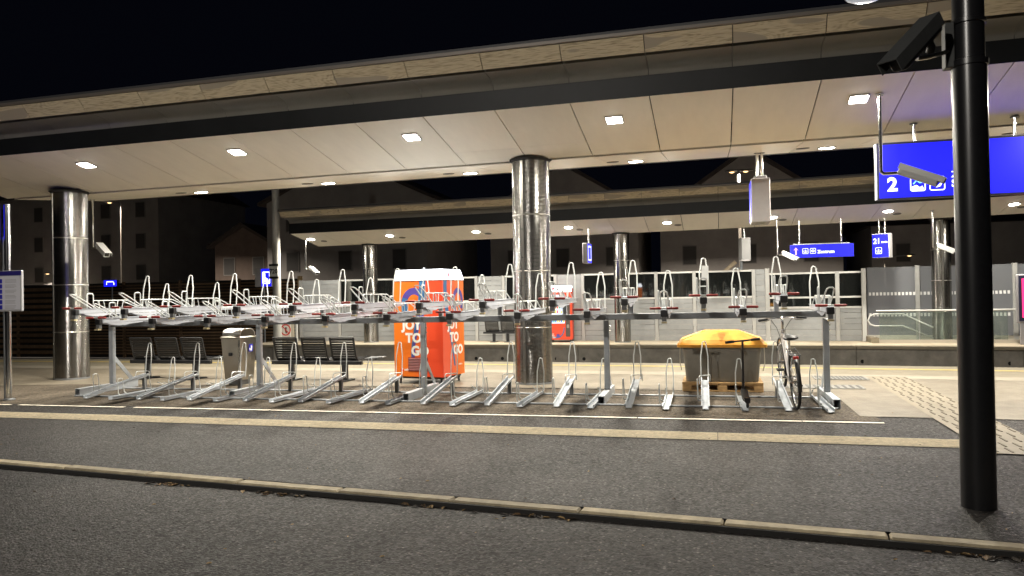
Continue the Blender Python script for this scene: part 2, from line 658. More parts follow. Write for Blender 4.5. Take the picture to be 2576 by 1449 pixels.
def part(name, mb, mats, parent=None, smooth=False, bevel=0.0, loc=(0, 0, 0), rot=(0, 0, 0)):
    return obj(name, mb.mesh(name, mats, smooth, bevel), parent, loc, rot)


def tag(o, label=None, cat=None, group=None, kind=None):
    for k, v in (('label', label), ('category', cat), ('group', group), ('kind', kind)):
        if v:
            o[k] = v
    return o


def thing(name, label, cat, loc=(0, 0, 0), rz=0.0, group=None, rot=None):
    o = bpy.data.objects.new(name, None)
    o.empty_display_size = 0.2
    COL.objects.link(o)
    o.location = loc
    o.rotation_euler = rot or (0, 0, rz)
    return tag(o, label, cat, group)


def copy_tree(o, parent=None):
    c = o.copy()
    COL.objects.link(c)
    c.parent = parent
    for ch in list(o.children):
        copy_tree(ch, c)
    return c


def text_mesh(s, size, material, bold=0.0, align='LEFT', shear=0.0, extrude=0.0):
    cu = bpy.data.curves.new('text', 'FONT')
    cu.body = s
    cu.size = size
    cu.offset = bold
    cu.shear = shear
    cu.extrude = extrude
    cu.align_x = align
    cu.resolution_u = 3
    o = bpy.data.objects.new('text', cu)
    COL.objects.link(o)
    dg = bpy.context.evaluated_depsgraph_get()
    me = bpy.data.meshes.new_from_object(o.evaluated_get(dg))
    bpy.data.objects.remove(o)
    bpy.data.curves.remove(cu)
    me.materials.clear()
    me.materials.append(material)
    return me


FACE_CAM = (R_(90), 0, 0)         # print lying in XY turned to face -Y


def arc(c, r, a0, a1, n, plane='xz'):
    out = []
    for i in range(n + 1):
        a = R_(a0 + (a1 - a0) * i / n)
        p = (r * math.cos(a), r * math.sin(a))
        out.append({'xz': (c[0] + p[0], c[1], c[2] + p[1]), 'yz': (c[0], c[1] + p[0], c[2] + p[1]), 'xy': (c[0] + p[0], c[1] + p[1], c[2])}[plane])
    return out


def ribbon(pts, w, z0=0.0):
    """flat band along 2D points in the XY plane (print)"""
    mb = MB()
    n = len(pts)
    ws = w if isinstance(w, (list, tuple)) else [w] * n
    L, Rr = [], []
    for i in range(n):
        a = Vector(pts[max(i - 1, 0)])
        b = Vector(pts[min(i + 1, n - 1)])
        t = (b - a).normalized()
        nn = Vector((-t.y, t.x)) * ws[i] / 2
        p = Vector(pts[i])
        L.append((p.x + nn.x, p.y + nn.y, z0))
        Rr.append((p.x - nn.x, p.y - nn.y, z0))
    vs = L + Rr
    mb.add(vs, [(i, i + 1, n + i + 1, n + i) for i in range(n - 1)])
    return mb


def bez(p0, p1, p2, p3, n=12):
    out = []
    for i in range(n + 1):
        t = i / n
        out.append(tuple(p0[k] * (1 - t) ** 3 + 3 * p1[k] * t * (1 - t) ** 2 + 3 * p2[k] * t * t * (1 - t) + p3[k] * t ** 3 for k in range(2)))
    return out


def rrect(w, h, r, n=4):
    pts = []
    for cx, cy, a in ((w / 2 - r, h / 2 - r, 0), (-w / 2 + r, h / 2 - r, 90), (-w / 2 + r, -h / 2 + r, 180), (w / 2 - r, -h / 2 + r, 270)):
        for i in range(n + 1):
            t = R_(a + 90 * i / n)
            pts.append((cx + r * math.cos(t), cy + r * math.sin(t)))
    return pts


def disc_mb(r, n=20, z=0.0, sx=1.0):
    return MB().add([(r * sx * math.cos(2 * math.pi * i / n), r * math.sin(2 * math.pi * i / n), z) for i in range(n)], [tuple(range(n))])


def frame_mb(w, h, r, t, z=0.0):
    a = rrect(w, h, r)
    b = rrect(w - 2 * t, h - 2 * t, max(r - t, .001))
    n = len(a)
    mb = MB()
    mb.add([(*p, z) for p in a] + [(*p, z) for p in b], [(i, (i + 1) % n, n + (i + 1) % n, n + i) for i in range(n)])
    return mb


# ------------------------------------------------------------------ the ground
def fbend(X):                     # the far platform swings towards us on the right
    return -0.0045 * max(0.0, X + 6.0) ** 2 if X < 14 else -1.8 - 0.18 * (X - 14)


def nbend(X):
    return -0.0036 * max(0.0, X + 8.0) ** 2 if X < 14 else -1.74 - 0.158 * (X - 14)


def kerb_y(X):
    return 5.30 - 0.0985 * (X + 0.0)


XS = [-60 + i * 1.0 for i in range(121)]


def sheet(name, ya, yb, z, material, xs=XS, thick=None, parent=None):
    mb = MB()
    n = len(xs)
    va = [(x, ya(x), z) for x in xs]
    vb = [(x, yb(x), z) for x in xs]
    mb.add(va + vb, [(i, i + 1, n + i + 1, n + i) for i in range(n - 1)])
    return part(name, mb, material, parent)


ASPH = mat_asphalt('dark_asphalt', (0.016, 0.0148, 0.0142), (0.064, 0.0585, 0.0555), 0.7, 0.5)
ASPHR = mat_asphalt('worn_asphalt', (0.050, 0.042, 0.033), (0.158, 0.131, 0.101), 0.3, 0.62)
PAVE = mat_paving('beige_pavers', (0.208, 0.179, 0.134), (0.60, 0.55, 0.48))
DIRT = mat('dark_ballast', (0.05, 0.045, 0.04), 0.95, var=0.4, scale=20, bump=0.5, bscale=15)

g = part('ground', MB().add([(-900, -300, -1.05), (900, -300, -1.05), (900, 1500, -1.05), (-900, 1500, -1.05)], [(0, 1, 2, 3)]), DIRT)
tag(g, kind='structure')
road = sheet('road', lambda x: -40, lambda x: kerb_y(x) + 0.02, -0.045, ASPH)
tag(road, kind='structure')
pav = sheet('pavement', lambda x: kerb_y(x) + 0.15, lambda x: 12.9, 0.0, ASPH)
tag(pav, kind='structure')

# worn, paler asphalt under the rack
RACKAREA = sheet('rack_standing', lambda x: 9.62 + 0.02 * (x + 4.4), lambda x: min(12.6, 12.02 + 0.03 * (x + 11)), 0.004, ASPHR, xs=[-40 + .5 * i for i in range(int((1.70 + 40) / .5) + 1)] + [1.85])
tag(RACKAREA, kind='structure')


def pave_near(x):
    if x < 1.66:
        return min(12.35, 11.95 + 0.05 * (x + 11.6)) if x > -11.6 else 11.95 + 0.28 * (x + 11.6)
    return 10.07


def yel(x):
    return 16.36 + nbend(x)


xs_p = sorted(set([x for x in XS if x < 32] + [1.655, 1.665]))
plat = sheet('platform', pave_near, lambda x: yel(x) + 0.75, 0.008, PAVE, xs=xs_p)
tag(plat, kind='structure')
sheet('pale_band', lambda x: yel(x) - 1.62, lambda x: yel(x) - 1.05, 0.012, PALEC, parent=plat, xs=xs_p)
sheet('edge_strip', lambda x: yel(x) - 1.04, lambda x: yel(x) + 0.74, 0.0125, CREAMC, parent=plat, xs=xs_p)
sheet('yellow_line', lambda x: yel(x) - 0.07, lambda x: yel(x) + 0.12, 0.0165, YELLOW, parent=plat, xs=xs_p)
mb = MB()
n = len(xs_p)
mb.add([(x, yel(x) + 0.75, 0.008) for x in xs_p] + [(x, yel(x) + 0.75, -1.0) for x in xs_p], [(i, i + 1, n + i + 1, n + i) for i in range(n - 1)])
part('platform_wall', mb, CONC, plat)

# painted line in front of the rack, a little broken at its left end
mb = MB()
x = -13.5
while x < 1.80:
    ln = min(random.choice((1.9, 2.6, 3.1, 2.2)), 1.84 - x)
    y0, y1 = 9.50 + 0.018 * (x + 4), 9.50 + 0.018 * (x + ln + 4)
    j = [random.uniform(-.006, .006) for _ in range(4)]
    mb.add([(x, y0 - .036 + j[0], .010), (x + ln, y1 - .036 + j[1], .010), (x + ln, y1 + .036 + j[2], .010), (x, y0 + .036 + j[3], .010)], [(0, 1, 2, 3)])
    x += ln + (random.uniform(.12, .3) if x < -9.5 else random.uniform(0.008, 0.02))
o = part('painted_line', mb, WHITEP, RACKAREA)

# tactile ribs along the pavement
tac = bpy.data.objects.new('tactile_strip', None)
COL.objects.link(tac)
tag(tac, kind='structure')
sheet('strip_bed', lambda x: 8.275 - 0.008 * (x + 3) - .0, lambda x: 8.715 - 0.008 * (x + 3), 0.0045, mat('strip_bed', (0.085, 0.075, 0.06), 0.8, var=0.3, scale=12), xs=[-40 + i for i in range(43)] + [2.42], parent=tac)
for k in range(8):
    yy = 8.305 + k * 0.055
    x0 = -24.0
    while x0 < 2.4:
        x1 = min(x0 + 3.0, 2.41)
        mb = MB()
        s = -0.008
        ya, yb = yy + s * (x0 + 3), yy + s * (x1 + 3)
        mb.loft([[Vector((x0, ya - .014, .004)), Vector((x0, ya - .010, .010)), Vector((x0, ya + .010, .010)), Vector((x0, ya + .014, .004))],
                 [Vector((x1 - .008, yb - .014, .004)), Vector((x1 - .008, yb - .010, .010)), Vector((x1 - .008, yb + .010, .010)), Vector((x1 - .008, yb + .014, .004))]])
        part('tactile_rib', mb, RIBM, tac)
        x0 = x1
tac2 = bpy.data.objects.new('guide_strip', None)
COL.objects.link(tac2)
tag(tac2, kind='structure')
part('strip_bed', MB().add([(2.42, 8.0, .0125), (3.04, 7.96, .0125), (3.16, 14.62, .0125), (2.52, 14.62, .0125)], [(0, 1, 2, 3)]), mat('guide_bed', (0.225, 0.193, 0.142), .7, var=.15, scale=8), tac2)
slot = MB().box(-.010, .010, -.10, .10, 0, .006).mesh('guide_bar', mat('shaded_guide_bar', (0.14, 0.118, 0.085), 0.8, var=.2, scale=20))  # pale bars made darker than the bed: their shading put into the colour
for r in range(23):
    for c in range(5):
        y = 8.15 + r * 0.283
        obj('guide_bar', slot, tac2, (2.50 + c * 0.125 + (y - 8) * .0165 + (0.03 if r % 2 else 0), y, 0.0128))
# service covers let into the platform
for k, (x0, x1, y0, y1, lab) in enumerate(((1.62, 2.48, 14.02, 14.62, 'grey steel cover plate beside the guide strip near the platform edge'), (0.9, 2.2, 12.75, 13.25, 'grey slotted drain cover in the paving beside the pallet'))):
    t = thing('service_cover', lab, 'cover', ((x0 + x1) / 2, (y0 + y1) / 2, 0.0125))
    part('plate', MB().box(-(x1 - x0) / 2, (x1 - x0) / 2, -(y1 - y0) / 2, (y1 - y0) / 2, 0, .006), mat('cover_grey', (0.20, 0.195, 0.18), 0.6, .2, var=.25, scale=8), t)
    sl = MB().box(-.02, .02, -(y1 - y0) / 2 + .06, (y1 - y0) / 2 - .06, .0065, .010).mesh('slot_bar', mat('cover_dark', (0.09, 0.09, 0.085), .7))
    for i in range(12):
        obj('slot_bar', sl, t, (-(x1 - x0) / 2 + .06 + i * ((x1 - x0) - .12) / 11, 0, 0))

# kerb
kerb = bpy.data.objects.new('kerb', None)
COL.objects.link(kerb)
tag(kerb, kind='structure')
ang = math.atan(-0.0985)
km = [MB().box(-.494, .494, -.060, .060, -.2, .006 + d).mesh('kerb_stone', KERBM, bevel=0.012) for d in (0, .003, -.003)]
for i in range(-22, 14):
    x = -0.47 + i * 1.0 * math.cos(ang)
    obj('kerb_stone', random.choice(km), kerb, (x, kerb_y(x) + 0.080 + random.uniform(-.003, .003), random.uniform(-.003, .002)), (0, 0, ang + random.uniform(-.004, .004)))
part('kerb_shade_strip', MB().loft([[Vector((x, kerb_y(x) - .012, -.06)), Vector((x, kerb_y(x) - .008, -.012)), Vector((x, kerb_y(x) + .02, -.012)), Vector((x, kerb_y(x) + .02, -.06))] for x in (-22, 13)]), KERB_SHADE, kerb)  # dark strip painted in for the shaded near face of the kerb

# track bed between the platforms, far platform
sheet_tb = sheet('track_bed', lambda x: yel(x) + 0.7, lambda x: 25.3 + fbend(x), -0.95, DIRT)
tag(sheet_tb, kind='structure')
FZ = -0.14


def fedge(x):
    return 24.98 + fbend(x)


xs_f = [-17.0 + .5 * i for i in range(90)]
fp = sheet('far_platform', lambda x: fedge(x) + .3, lambda x: 29.5 + fbend(x), FZ, mat_paving('far_beige_pavers', (0.52, 0.45, 0.34), (0.7, 0.65, 0.58)), xs=xs_f)
tag(fp, kind='structure')
mbw = MB()
for i in range(10):
    x0 = -17 + i * 4.2
    x1 = x0 + 4.185
    mb = MB()
    y0, y1 = fedge(x0) + .08, fedge(x1) + .08
    mb.loft([[Vector((x0, y0, -1.0)), Vector((x0, y0 + .2, -1.0)), Vector((x0, y0 + .2, FZ - .09)), Vector((x0, y0, FZ - .09))], [Vector((x1, y1, -1.0)), Vector((x1, y1 + .2, -1.0)), Vector((x1, y1 + .2, FZ - .09)), Vector((x1, y1, FZ - .09))]])
    part('wall_panel', mb, CONC, fp)
    mb = MB()
    y0, y1 = fedge(x0), fedge(x1)
    mb.loft([[Vector((x0, y0, FZ - .085)), Vector((x0, y0 + .45, FZ - .085)), Vector((x0, y0 + .45, FZ + .004)), Vector((x0, y0, FZ + .004))], [Vector((x1, y1, FZ - .085)), Vector((x1, y1 + .45, FZ - .085)), Vector((x1, y1 + .45, FZ + .004)), Vector((x1, y1, FZ + .004))]])
    part('edge_slab', mb, CREAMC, fp)
holem = MB().lathe([(0.058, 0), (0.054, .004)], 14).mesh('drain_hole', mat('hole_black', (0.006, 0.006, 0.006), 1.0))
for i in range(34):
    x = -16.3 + i * 0.93
    if x < 14:
        obj('drain_hole', holem, fp, (x, fedge(x) + .078, -0.60), (R_(90), 0, 0))

# ------------------------------------------------------------------ canopies
SLOPE = 0.0106
PW = 1.13


def sec(mb, poly, w, gap=0.008):
    """prism of a (y,z) section along X, width w, centred"""
    return mb.prism(poly, -w / 2 + gap, w / 2 - gap, 'x')


def canopy(name, label, y_off, z0, slope, k0, k1, rise, bend, xj, gutter_y=12.95, group=None, splits=(), far=False):
    t = thing(name, label, 'canopy', (0, y_off, z0), rot=(0, -math.atan(slope), 0), group=group)
    yf = 10.9
    m_front = sec(MB(), [(yf + .012, rise), (gutter_y, 0.0), (gutter_y, .03), (yf + .012, rise + .03)], PW).mesh('ceiling_panel', CEIL)
    ys = yf + (gutter_y - yf) * .72
    zs = rise * .28
    m_fa = sec(MB(), [(yf + .012, rise), (ys - .006, zs), (ys - .006, zs + .03), (yf + .012, rise + .03)], PW).mesh('ceiling_panel', CEIL)
    m_fb = sec(MB(), [(ys + .006, zs), (gutter_y, 0), (gutter_y, .03), (ys + .006, zs + .03)], PW).mesh('ceiling_panel', CEIL)
    m_back = sec(MB(), [(13.12, 0.0), (15.6, .25), (15.6, .28), (13.12, .03)], PW).mesh('ceiling_panel', CEIL)
    m_soff = sec(MB(), [(10.46, .838), (10.58, .836), (10.70, .826), (10.80, .800), (10.86, .755), (10.89, .69), (10.89, .93), (10.46, .93)], PW, .004).mesh('soffit_panel', SOFF, smooth=True)
    m_wood = sec(MB(), [(10.37, .850), (10.21, 1.035), (10.24, 1.05), (10.40, .865)], PW, .006).mesh('wood_panel', WOOD)
    for k in range(k0, k1):
        x = xj + (k + .5) * PW
        yb = bend(x)
        rz = 0.0
        if far:
            def shear(me):
                me = me.copy()
                for v in me.vertices:
                    v.co.y += bend(x + v.co.x) - yb
                return me
            for nm_, me_ in [('ceiling_panel', m) for m in ((m_fa, m_fb) if k in splits else (m_front,))] + [('soffit_panel', m_soff), ('wood_panel', m_wood)]:
                obj(nm_, shear(me_), t, (x, yb, 0))
            continue
        if k in splits:
            obj('ceiling_panel', m_fa, t, (x, yb, 0), (0, 0, rz))
            obj('ceiling_panel', m_fb, t, (x, yb, 0), (0, 0, rz))
        else:
            obj('ceiling_panel', m_front, t, (x, yb, 0), (0, 0, rz))
        obj('ceiling_panel', m_back, t, (x, yb, 0), (0, 0, rz))
        obj('soffit_panel', m_soff, t, (x, yb, 0), (0, 0, rz))
        obj('wood_panel', m_wood, t, (x, yb, 0), (0, 0, rz))
    xs = [xj + k * PW for k in range(k0, k1 + 1)]

    def long(nm, poly, m_, x_pad=0.0, **kw):
        xx = [xs[0] - x_pad] + xs[1:-1] + [xs[-1] + x_pad]
        return part(nm, MB().loft([[Vector((x, p[0] + bend(x), p[1])) for p in poly] for x in xx]), m_, t, **kw)
    long('fascia_band', [(yf, rise + .001), (yf + .01, rise + .001), (yf + .01, .99), (yf, .99)], DARKBAND)
    long('gutter', [(gutter_y + .005, .03), (13.11, .03), (13.11, .05), (gutter_y + .005, .05)], GUTTER)
    long('edge_trim', [(10.17, 1.045), (10.23, 1.04), (10.23, 1.085), (10.17, 1.085)], CAPM, .02)
    long('backing', [(10.425, .935), (10.30, 1.045), (10.5, 1.05), (10.9, 1.0), (10.9, .945)], ROOFM)
    long('roof', [(10.2, 1.09), (13.1, .62), (15.75, .95), (15.75, 1.0), (13.1, .68), (10.2, 1.13)], ROOFM, .03)
    long('back_fascia', [(15.62, .25), (15.7, .25), (15.7, .96), (15.62, .94)], DARKBAND, .01)
    for xe in (xs[0], xs[-1]):
        s = -1 if xe == xs[0] else 1
        part('end_cap', MB().loft([[Vector((xe + s * .006, p[0] + bend(xe), p[1])) for p in q] for q in [[(yf, rise), (13.03, -.005), (15.62, .25), (15.62, .92), (13.1, .61), (yf, .79)]]] + [[Vector((xe + s * .022, p[0] + bend(xe), p[1])) for p in [(yf, rise), (13.03, -.005), (15.62, .25), (15.62, .92), (13.1, .61), (yf, .79)]]]), DARKBAND, t)
    return t


zero = lambda x: 0.0
XJ = 2.55
col_splits = {-6, -5, -15, -14}
near_canopy = canopy('station_canopy', 'long canopy with cream ceiling and tan wood edge over the bicycle rack', 0, 3.9118, SLOPE, -15, 12, .40, zero, XJ, splits=col_splits)
FOFF = 13.45
FSL = 0.006
far_canopy = canopy('station_canopy', 'smaller canopy across the tracks above the far platform', FOFF, 3.60, FSL, -15, 10, .33, fbend, 2.4, splits={-9, -8, -5}, far=True)


def zc(X):
    return 3.9118 + SLOPE * X


def ceil_z(X, Y):
    return zc(X) + (.40 * (12.95 - Y) / 2.05 if Y < 12.95 else .25 * (Y - 13.12) / 2.48)


# ------------------------------------------------------------------ ceiling lamps
LENS = emit('white_lamp_lens', (1.0, 0.95, 0.86), 34.0)
LAMPBODY = mat('lamp_bezel', (0.45, 0.44, 0.42), 0.4, 0.5)
lamp_sq_b = MB().loft([[Vector((*p, z)) for p in rrect(w, w, .02)] for w, z in ((.27, 0.0), (.27, -.012), (.235, -.016), (.235, 0))]).mesh('bezel', LAMPBODY)
lamp_sq_l = MB().loft([[Vector((*p, z)) for p in rrect(w, w, .02)] for w, z in ((.225, -.004), (.225, -.018), (.19, -.024))]).mesh('lens', LENS)
lamp_rd_b = MB().lathe([(.16, 0), (.16, -.012), (.135, -.018), (.13, 0)], 24).mesh('bezel', LAMPBODY)
lamp_rd_l = MB().lathe([(.128, -.004), (.128, -.020), (.10, -.028)], 24).mesh('lens', LENS)


def area_light(parent, w, energy, col, z=-0.034, size=0.2, spread=180):
    ld = bpy.data.lights.new('light', 'AREA')
    ld.shape = 'SQUARE'
    ld.size = size
    ld.energy = energy
    ld.color = col
    ld.spread = R_(spread)
    lo = bpy.data.objects.new('light', ld)
    COL.objects.link(lo)
    lo.parent = parent
    lo.location = (0, 0, z)
    return lo


def ceiling_lamp(x, y, z, tilt, square, energy, label, group, slope=SLOPE):
    t = thing('ceiling_lamp', label, 'lamp', (x, y, z - .003), rot=(tilt, -math.atan(slope), 0), group=group)
    obj('bezel', lamp_sq_b if square else lamp_rd_b, t)
    obj('lens', lamp_sq_l if square else lamp_rd_l, t)
    area_light(t, 0, energy, WARM)
    return t


SQL = {1.98: 'beside the drop pipe of a security camera', -1.42: 'between the column and hanging display box', -4.69: 'above the orange vending machine', -7.91: 'above the litter bin', -11.05: 'near the column at the canopy end'}
for x in (1.98, -1.42, -4.69, -7.91, -11.05, 5.25):
    ceiling_lamp(x, 11.58, ceil_z(x, 11.58), -math.atan(.40 / 2.05), True, LAMP_E, 'square lit canopy lamp on the street side ' + SQL.get(x, 'beyond the big blue sign'), 'square lamps in the near canopy')
spk = MB().lathe([(.115, 0), (.115, -.010), (.09, -.014)], 20).mesh('speaker_grille', mat('speaker_grey', (0.16, 0.15, 0.13), .6))
RDL = {1.98: 'left of the big blue sign', -1.42: 'just right of the steel column', -4.72: 'just left of the steel column', -7.88: 'above the bench by the vending machine', -11.0: 'nearest the column at the canopy end', 5.25: 'beyond the big blue sign', 8.5: 'beyond the big blue sign'}
for x in (1.98, -1.42, -4.72, -7.88, -11.0, 5.25):
    ceiling_lamp(x, 14.75, ceil_z(x, 14.75), math.atan(.25 / 2.48), False, LAMP_E, 'round lit canopy lamp on the track side ' + RDL[x], 'round lamps in the near canopy')
    tag(obj('ceiling_speaker', spk, None, (x - .42, 14.62, ceil_z(x - .42, 14.62) - .002), (math.atan(.1), -SLOPE, 0)), 'dark speaker grille beside the round lamp ' + RDL[x], 'speaker', 'speakers in the near canopy')
FLL = {-14.2: 'at the end by the catenary mast', -11.1: 'just right of the column by the mast', -7.9: 'above the far bench', -4.68: 'above the far vending machine', -1.45: 'beside the small hanging display', 1.75: 'above the camera by the town centre sign', 4.95: 'above the sign numbered twenty one', 8.1: 'above the pink screen'}
for x in FLL:
    yl = 11.75 + FOFF + fbend(x)
    zl = 3.60 + FSL * x + .33 * (12.95 - 11.75) / 2.05
    ceiling_lamp(x, yl, zl, -math.atan(.33 / 2.05), False, LAMP_E, 'round lit far canopy lamp ' + FLL[x], 'lamps in the far canopy', FSL)
    tag(obj('ceiling_speaker', spk, None, (x + .32, yl + .38, zl - .065), (-math.atan(.16), -FSL, 0)), 'dark far speaker grille beside the lamp ' + FLL[x], 'speaker', 'speakers in the far canopy')

# ------------------------------------------------------------------ columns


def column(x, y, z0, z1, r, label, seam_ang, group):
    t = thing('column', label, 'column', (x, y, z0), group=group)
    prof = [(r, 0.0), (r, z1 - z0 - .01)]
    part('shaft', MB().lathe(prof, 56), STEELCOL, t, smooth=True)
    part('base_ring', MB().lathe([(r + .004, 0), (r + .004, .03), (r + .0005, .032)], 48), GALVD, t, smooth=True)
    part('top_ring', MB().lathe([(r + .01, z1 - z0 - .03), (r + .05, z1 - z0 + .01)], 48), mat('shadow_gap_black', (0.015, 0.013, 0.011), .8), t, smooth=True)
    for a in (seam_ang, seam_ang + 180):
        sx, sy = (r + .003) * math.cos(R_(a)), (r + .003) * math.sin(R_(a))
        s = part('seam', MB().box(-.004, .006, -.022, .022, .02, z1 - z0 - .04), mat('seam_steel', (0.30, 0.29, 0.27), .35, 1.0), t, loc=(sx, sy, 0), rot=(0, 0, R_(a)))
        bolt = MB().cyl((0, 0, 0), (.012, 0, 0), .016, .012, 10)
        bm_ = bolt.mesh('bolt', CHROME)
        for i in range(8):
            obj('bolt', bm_, s, (.004, 0, .25 + i * (z1 - z0 - .5) / 7))
    ring = MB().lathe([(r + .0005, 0), (r + .003, .004), (r + .003, .010), (r + .0005, .014)], 48).mesh('joint_ring', STEEL)
    for i in range(1, 4):
        obj('joint_ring', ring, t, (0, 0, (z1 - z0) * i / 4))
    return t


column(-12.63, 12.79, .008, zc(-12.4) + .0, .325, 'polished steel column beside the round lamp end of the near canopy', 245, 'steel columns of the near canopy')
column(-3.08, 13.06, .008, zc(-3.0) + .0, .325, 'polished steel column between the orange vending machine and grit bin', 255, 'steel columns of the near canopy')
for x, y, lab in ((-12.51, 26.56, 'slim steel column on the far platform left of the orange vending machine'), (-3.09, 26.44, 'slim steel column on the far platform behind the grit bin'), (6.74, 26.29, 'slim steel column on the far platform by the stair balustrade')):
    column(x, y, FZ, 3.60 + FSL * x + .0, .275, lab, 265, 'steel columns of the far canopy')

# ------------------------------------------------------------------ bicycle rack
RX, RY = -4.35, 10.2
rack = thing('bicycle_rack', 'long two tier galvanised bicycle rack with red handles standing on asphalt', 'bicycle rack', (RX, RY, 0.004), rz=math.atan(0.02))
GZ = 0.0045       # the rack climbs a little to the right
FX = [-10.2, -7.32, -4.43, -1.55, 1.5]


def lx(X):
    return X - RX


foot = MB()
foot.box(-.045, -.037, .36, 1.72, .0, .12)
foot.box(.037, .045, .36, 1.72, .0, .12)
foot.box(-.037, .037, .36, 1.72, .112, .12)
foot_m = foot.mesh('foot', GALV)
post_m = MB().box(-.04, .04, 1.11, 1.19, .12, 1.14).mesh('post', GALV, bevel=.006)
brace_m = MB().loft([[Vector((sx, y, z)) for sx, y, z in ((-.006, 1.19, .52), (.006, 1.19, .52), (.006, 1.19, .62), (-.006, 1.19, .62))], [Vector((sx, y, z)) for sx, y, z in ((-.006, 1.60, .12), (.006, 1.60, .12), (.006, 1.70, .12), (-.006, 1.70, .12))]]).mesh('brace', GALV)
bolt_m = MB().cyl((0, 0, 0), (.02, 0, 0), .012, .009, 8).mesh('bolt', CHROME)
for X in FX:
    obj('foot', foot_m, rack, (lx(X), 0, 0))
    p = obj('post', post_m, rack, (lx(X), 0, 0))
    p.scale = (1, 1, 1)
    obj('brace', brace_m, rack, (lx(X), 0, 0))
    for z in (1.05, .98):
        obj('bolt', bolt_m, p, (.04, 1.15, z))
# upper beam, a folded channel with raised saddles
for a, b in zip(FX[:-1], FX[1:]):
    mb = MB()
    za, zb = GZ * lx(a), GZ * lx(b)
    ge = .004
    sec_ = [(1.10, 1.135), (1.20, 1.135), (1.20, 1.225), (1.10, 1.225)]
    mb.loft([[Vector((lx(a) + ge, p[0], p[1] + za)) for p in sec_], [Vector((lx(b) - ge, p[0], p[1] + zb)) for p in sec_]])
    part('beam', mb, GALVD, rack, bevel=.005)
# ground rails
for y, nm in ((.30, 'ground_rail'), (1.34, 'ground_rail')):
    part(nm, MB().tube([(lx(-10.2), y, .014), (lx(1.5), y, .014)], .012, 8), GALV, rack, smooth=True)


def chan(y0, z0, y1, z1, w, h, t=.004):
    """open channel from (y0,z0) to (y1,z1): floor and two walls"""
    mb = MB()
    for poly in ([(-w / 2, 0), (w / 2, 0), (w / 2, t), (-w / 2, t)], [(-w / 2, t), (-w / 2 + t, t), (-w / 2 + t, h), (-w / 2, h)], [(w / 2 - t, t), (w / 2, t), (w / 2, h), (w / 2 - t, h)],
                 [(-w / 2 - .012, h - t), (-w / 2, h - t), (-w / 2, h), (-w / 2 - .012, h)], [(w / 2, h - t), (w / 2 + .012, h - t), (w / 2 + .012, h), (w / 2, h)]):
        mb.loft([[Vector((p[0], y0, z0 + p[1])) for p in poly], [Vector((p[0], y1, z1 + p[1])) for p in poly]])
    return mb


def hoop(y, z0, z1, w, r=.011, lean=.06, narrow=.35):
    """tall narrow arch, pointed a little at its top"""
    pts = []
    for s in (-1, 1):
        leg = [(s * w / 2, y, z0), (s * w / 2, y + lean * .6, z0 + (z1 - z0) * .62), (s * w * narrow * .75, y + lean * .9, z1 - w * .42)]
        a = arc((0, y + lean, z1 - w * narrow * .72), w * narrow * .72, 180 if s < 0 else 0, 90, 4, 'xz')
        leg += a
        pts += leg if s < 0 else leg[::-1][1:]
    return MB().tube(pts, r, 8)


# lower tier
low_ch = chan(0, .018, 1.42, .022, .085, .045).mesh('lower_tray', GALV)
rai_ch = chan(0, .018, 1.42, .235, .085, .045).mesh('lower_tray', GALV)
low_hoop = hoop(1.42, .03, .555, .105, .0085).mesh('wheel_hoop', WHITE_ROD, smooth=True)
rai_hoop = hoop(1.42, .24, .80, .105, .0085).mesh('wheel_hoop', WHITE_ROD, smooth=True)
rai_leg = MB().box(-.028, .028, 1.31, 1.36, 0, .215).mesh('support_leg', GALVD)


def side_loop(z0, zt):
    return MB().tube([(-.03, .34, z0 + .02), (-.085, .30, z0 + .02), (-.098, .28, z0 + .04), (-.10, .27, zt - .03), (-.10, .275, zt - .005), (-.10, .30, zt), (-.10, .345, zt), (-.10, .37, zt - .01), (-.10, .375, zt - .035), (-.09, .40, z0 + .06), (-.04, .40, z0 + .03)], .0075, 8)


def end_loop(z):
    return MB().tube([(-.075, 1.20, z - .03), (-.078, 1.22, z + .07), (-.07, 1.25, z + .085), (.07, 1.33, z + .085), (.078, 1.36, z + .07), (.075, 1.38, z - .01)], .0075, 8)


low_side = side_loop(.03, .31).mesh('side_loop', WHITE_ROD, smooth=True)
rai_side = side_loop(.07, .37).mesh('side_loop', WHITE_ROD, smooth=True)
low_end = end_loop(.06).mesh('end_loop', WHITE_ROD, smooth=True)
rai_end = end_loop(.235).mesh('end_loop', WHITE_ROD, smooth=True)
v_guard = MB()
for s in (-1, 1):
    v_guard.tube([(s * .05, 1.36, .07), (s * .055, 1.18, .15), (s * .05, 1.14, .155)], .007, 6)
v_guard = v_guard.mesh('wheel_guard', WHITE_ROD, smooth=True)
LOWX = [-9.71, -9.17, -8.73, -8.23, -7.82, -7.31, -6.86, -6.37, -5.94, -5.45, -4.97, -4.53, -4.03, -3.57, -3.09, -2.61, -2.11, -1.64, -1.14, -.65, -.15, .34, .87, 1.36]
for i, X in enumerate(LOWX):
    raised = i % 2 == 0
    u = lx(X)
    dy = 0.0 if raised else -.08
    yaw = random.uniform(-.008, .008)
    tr = obj('lower_tray', rai_ch if raised else low_ch, rack, (u, dy, 0), (0, 0, yaw))
    obj('wheel_hoop', rai_hoop if raised else low_hoop, tr)
    obj('side_loop', rai_side if raised else low_side, tr)
    if raised:
        obj('end_loop', rai_end, tr)
        obj('support_leg', rai_leg, tr)
    else:
        obj('wheel_guard', v_guard, tr)

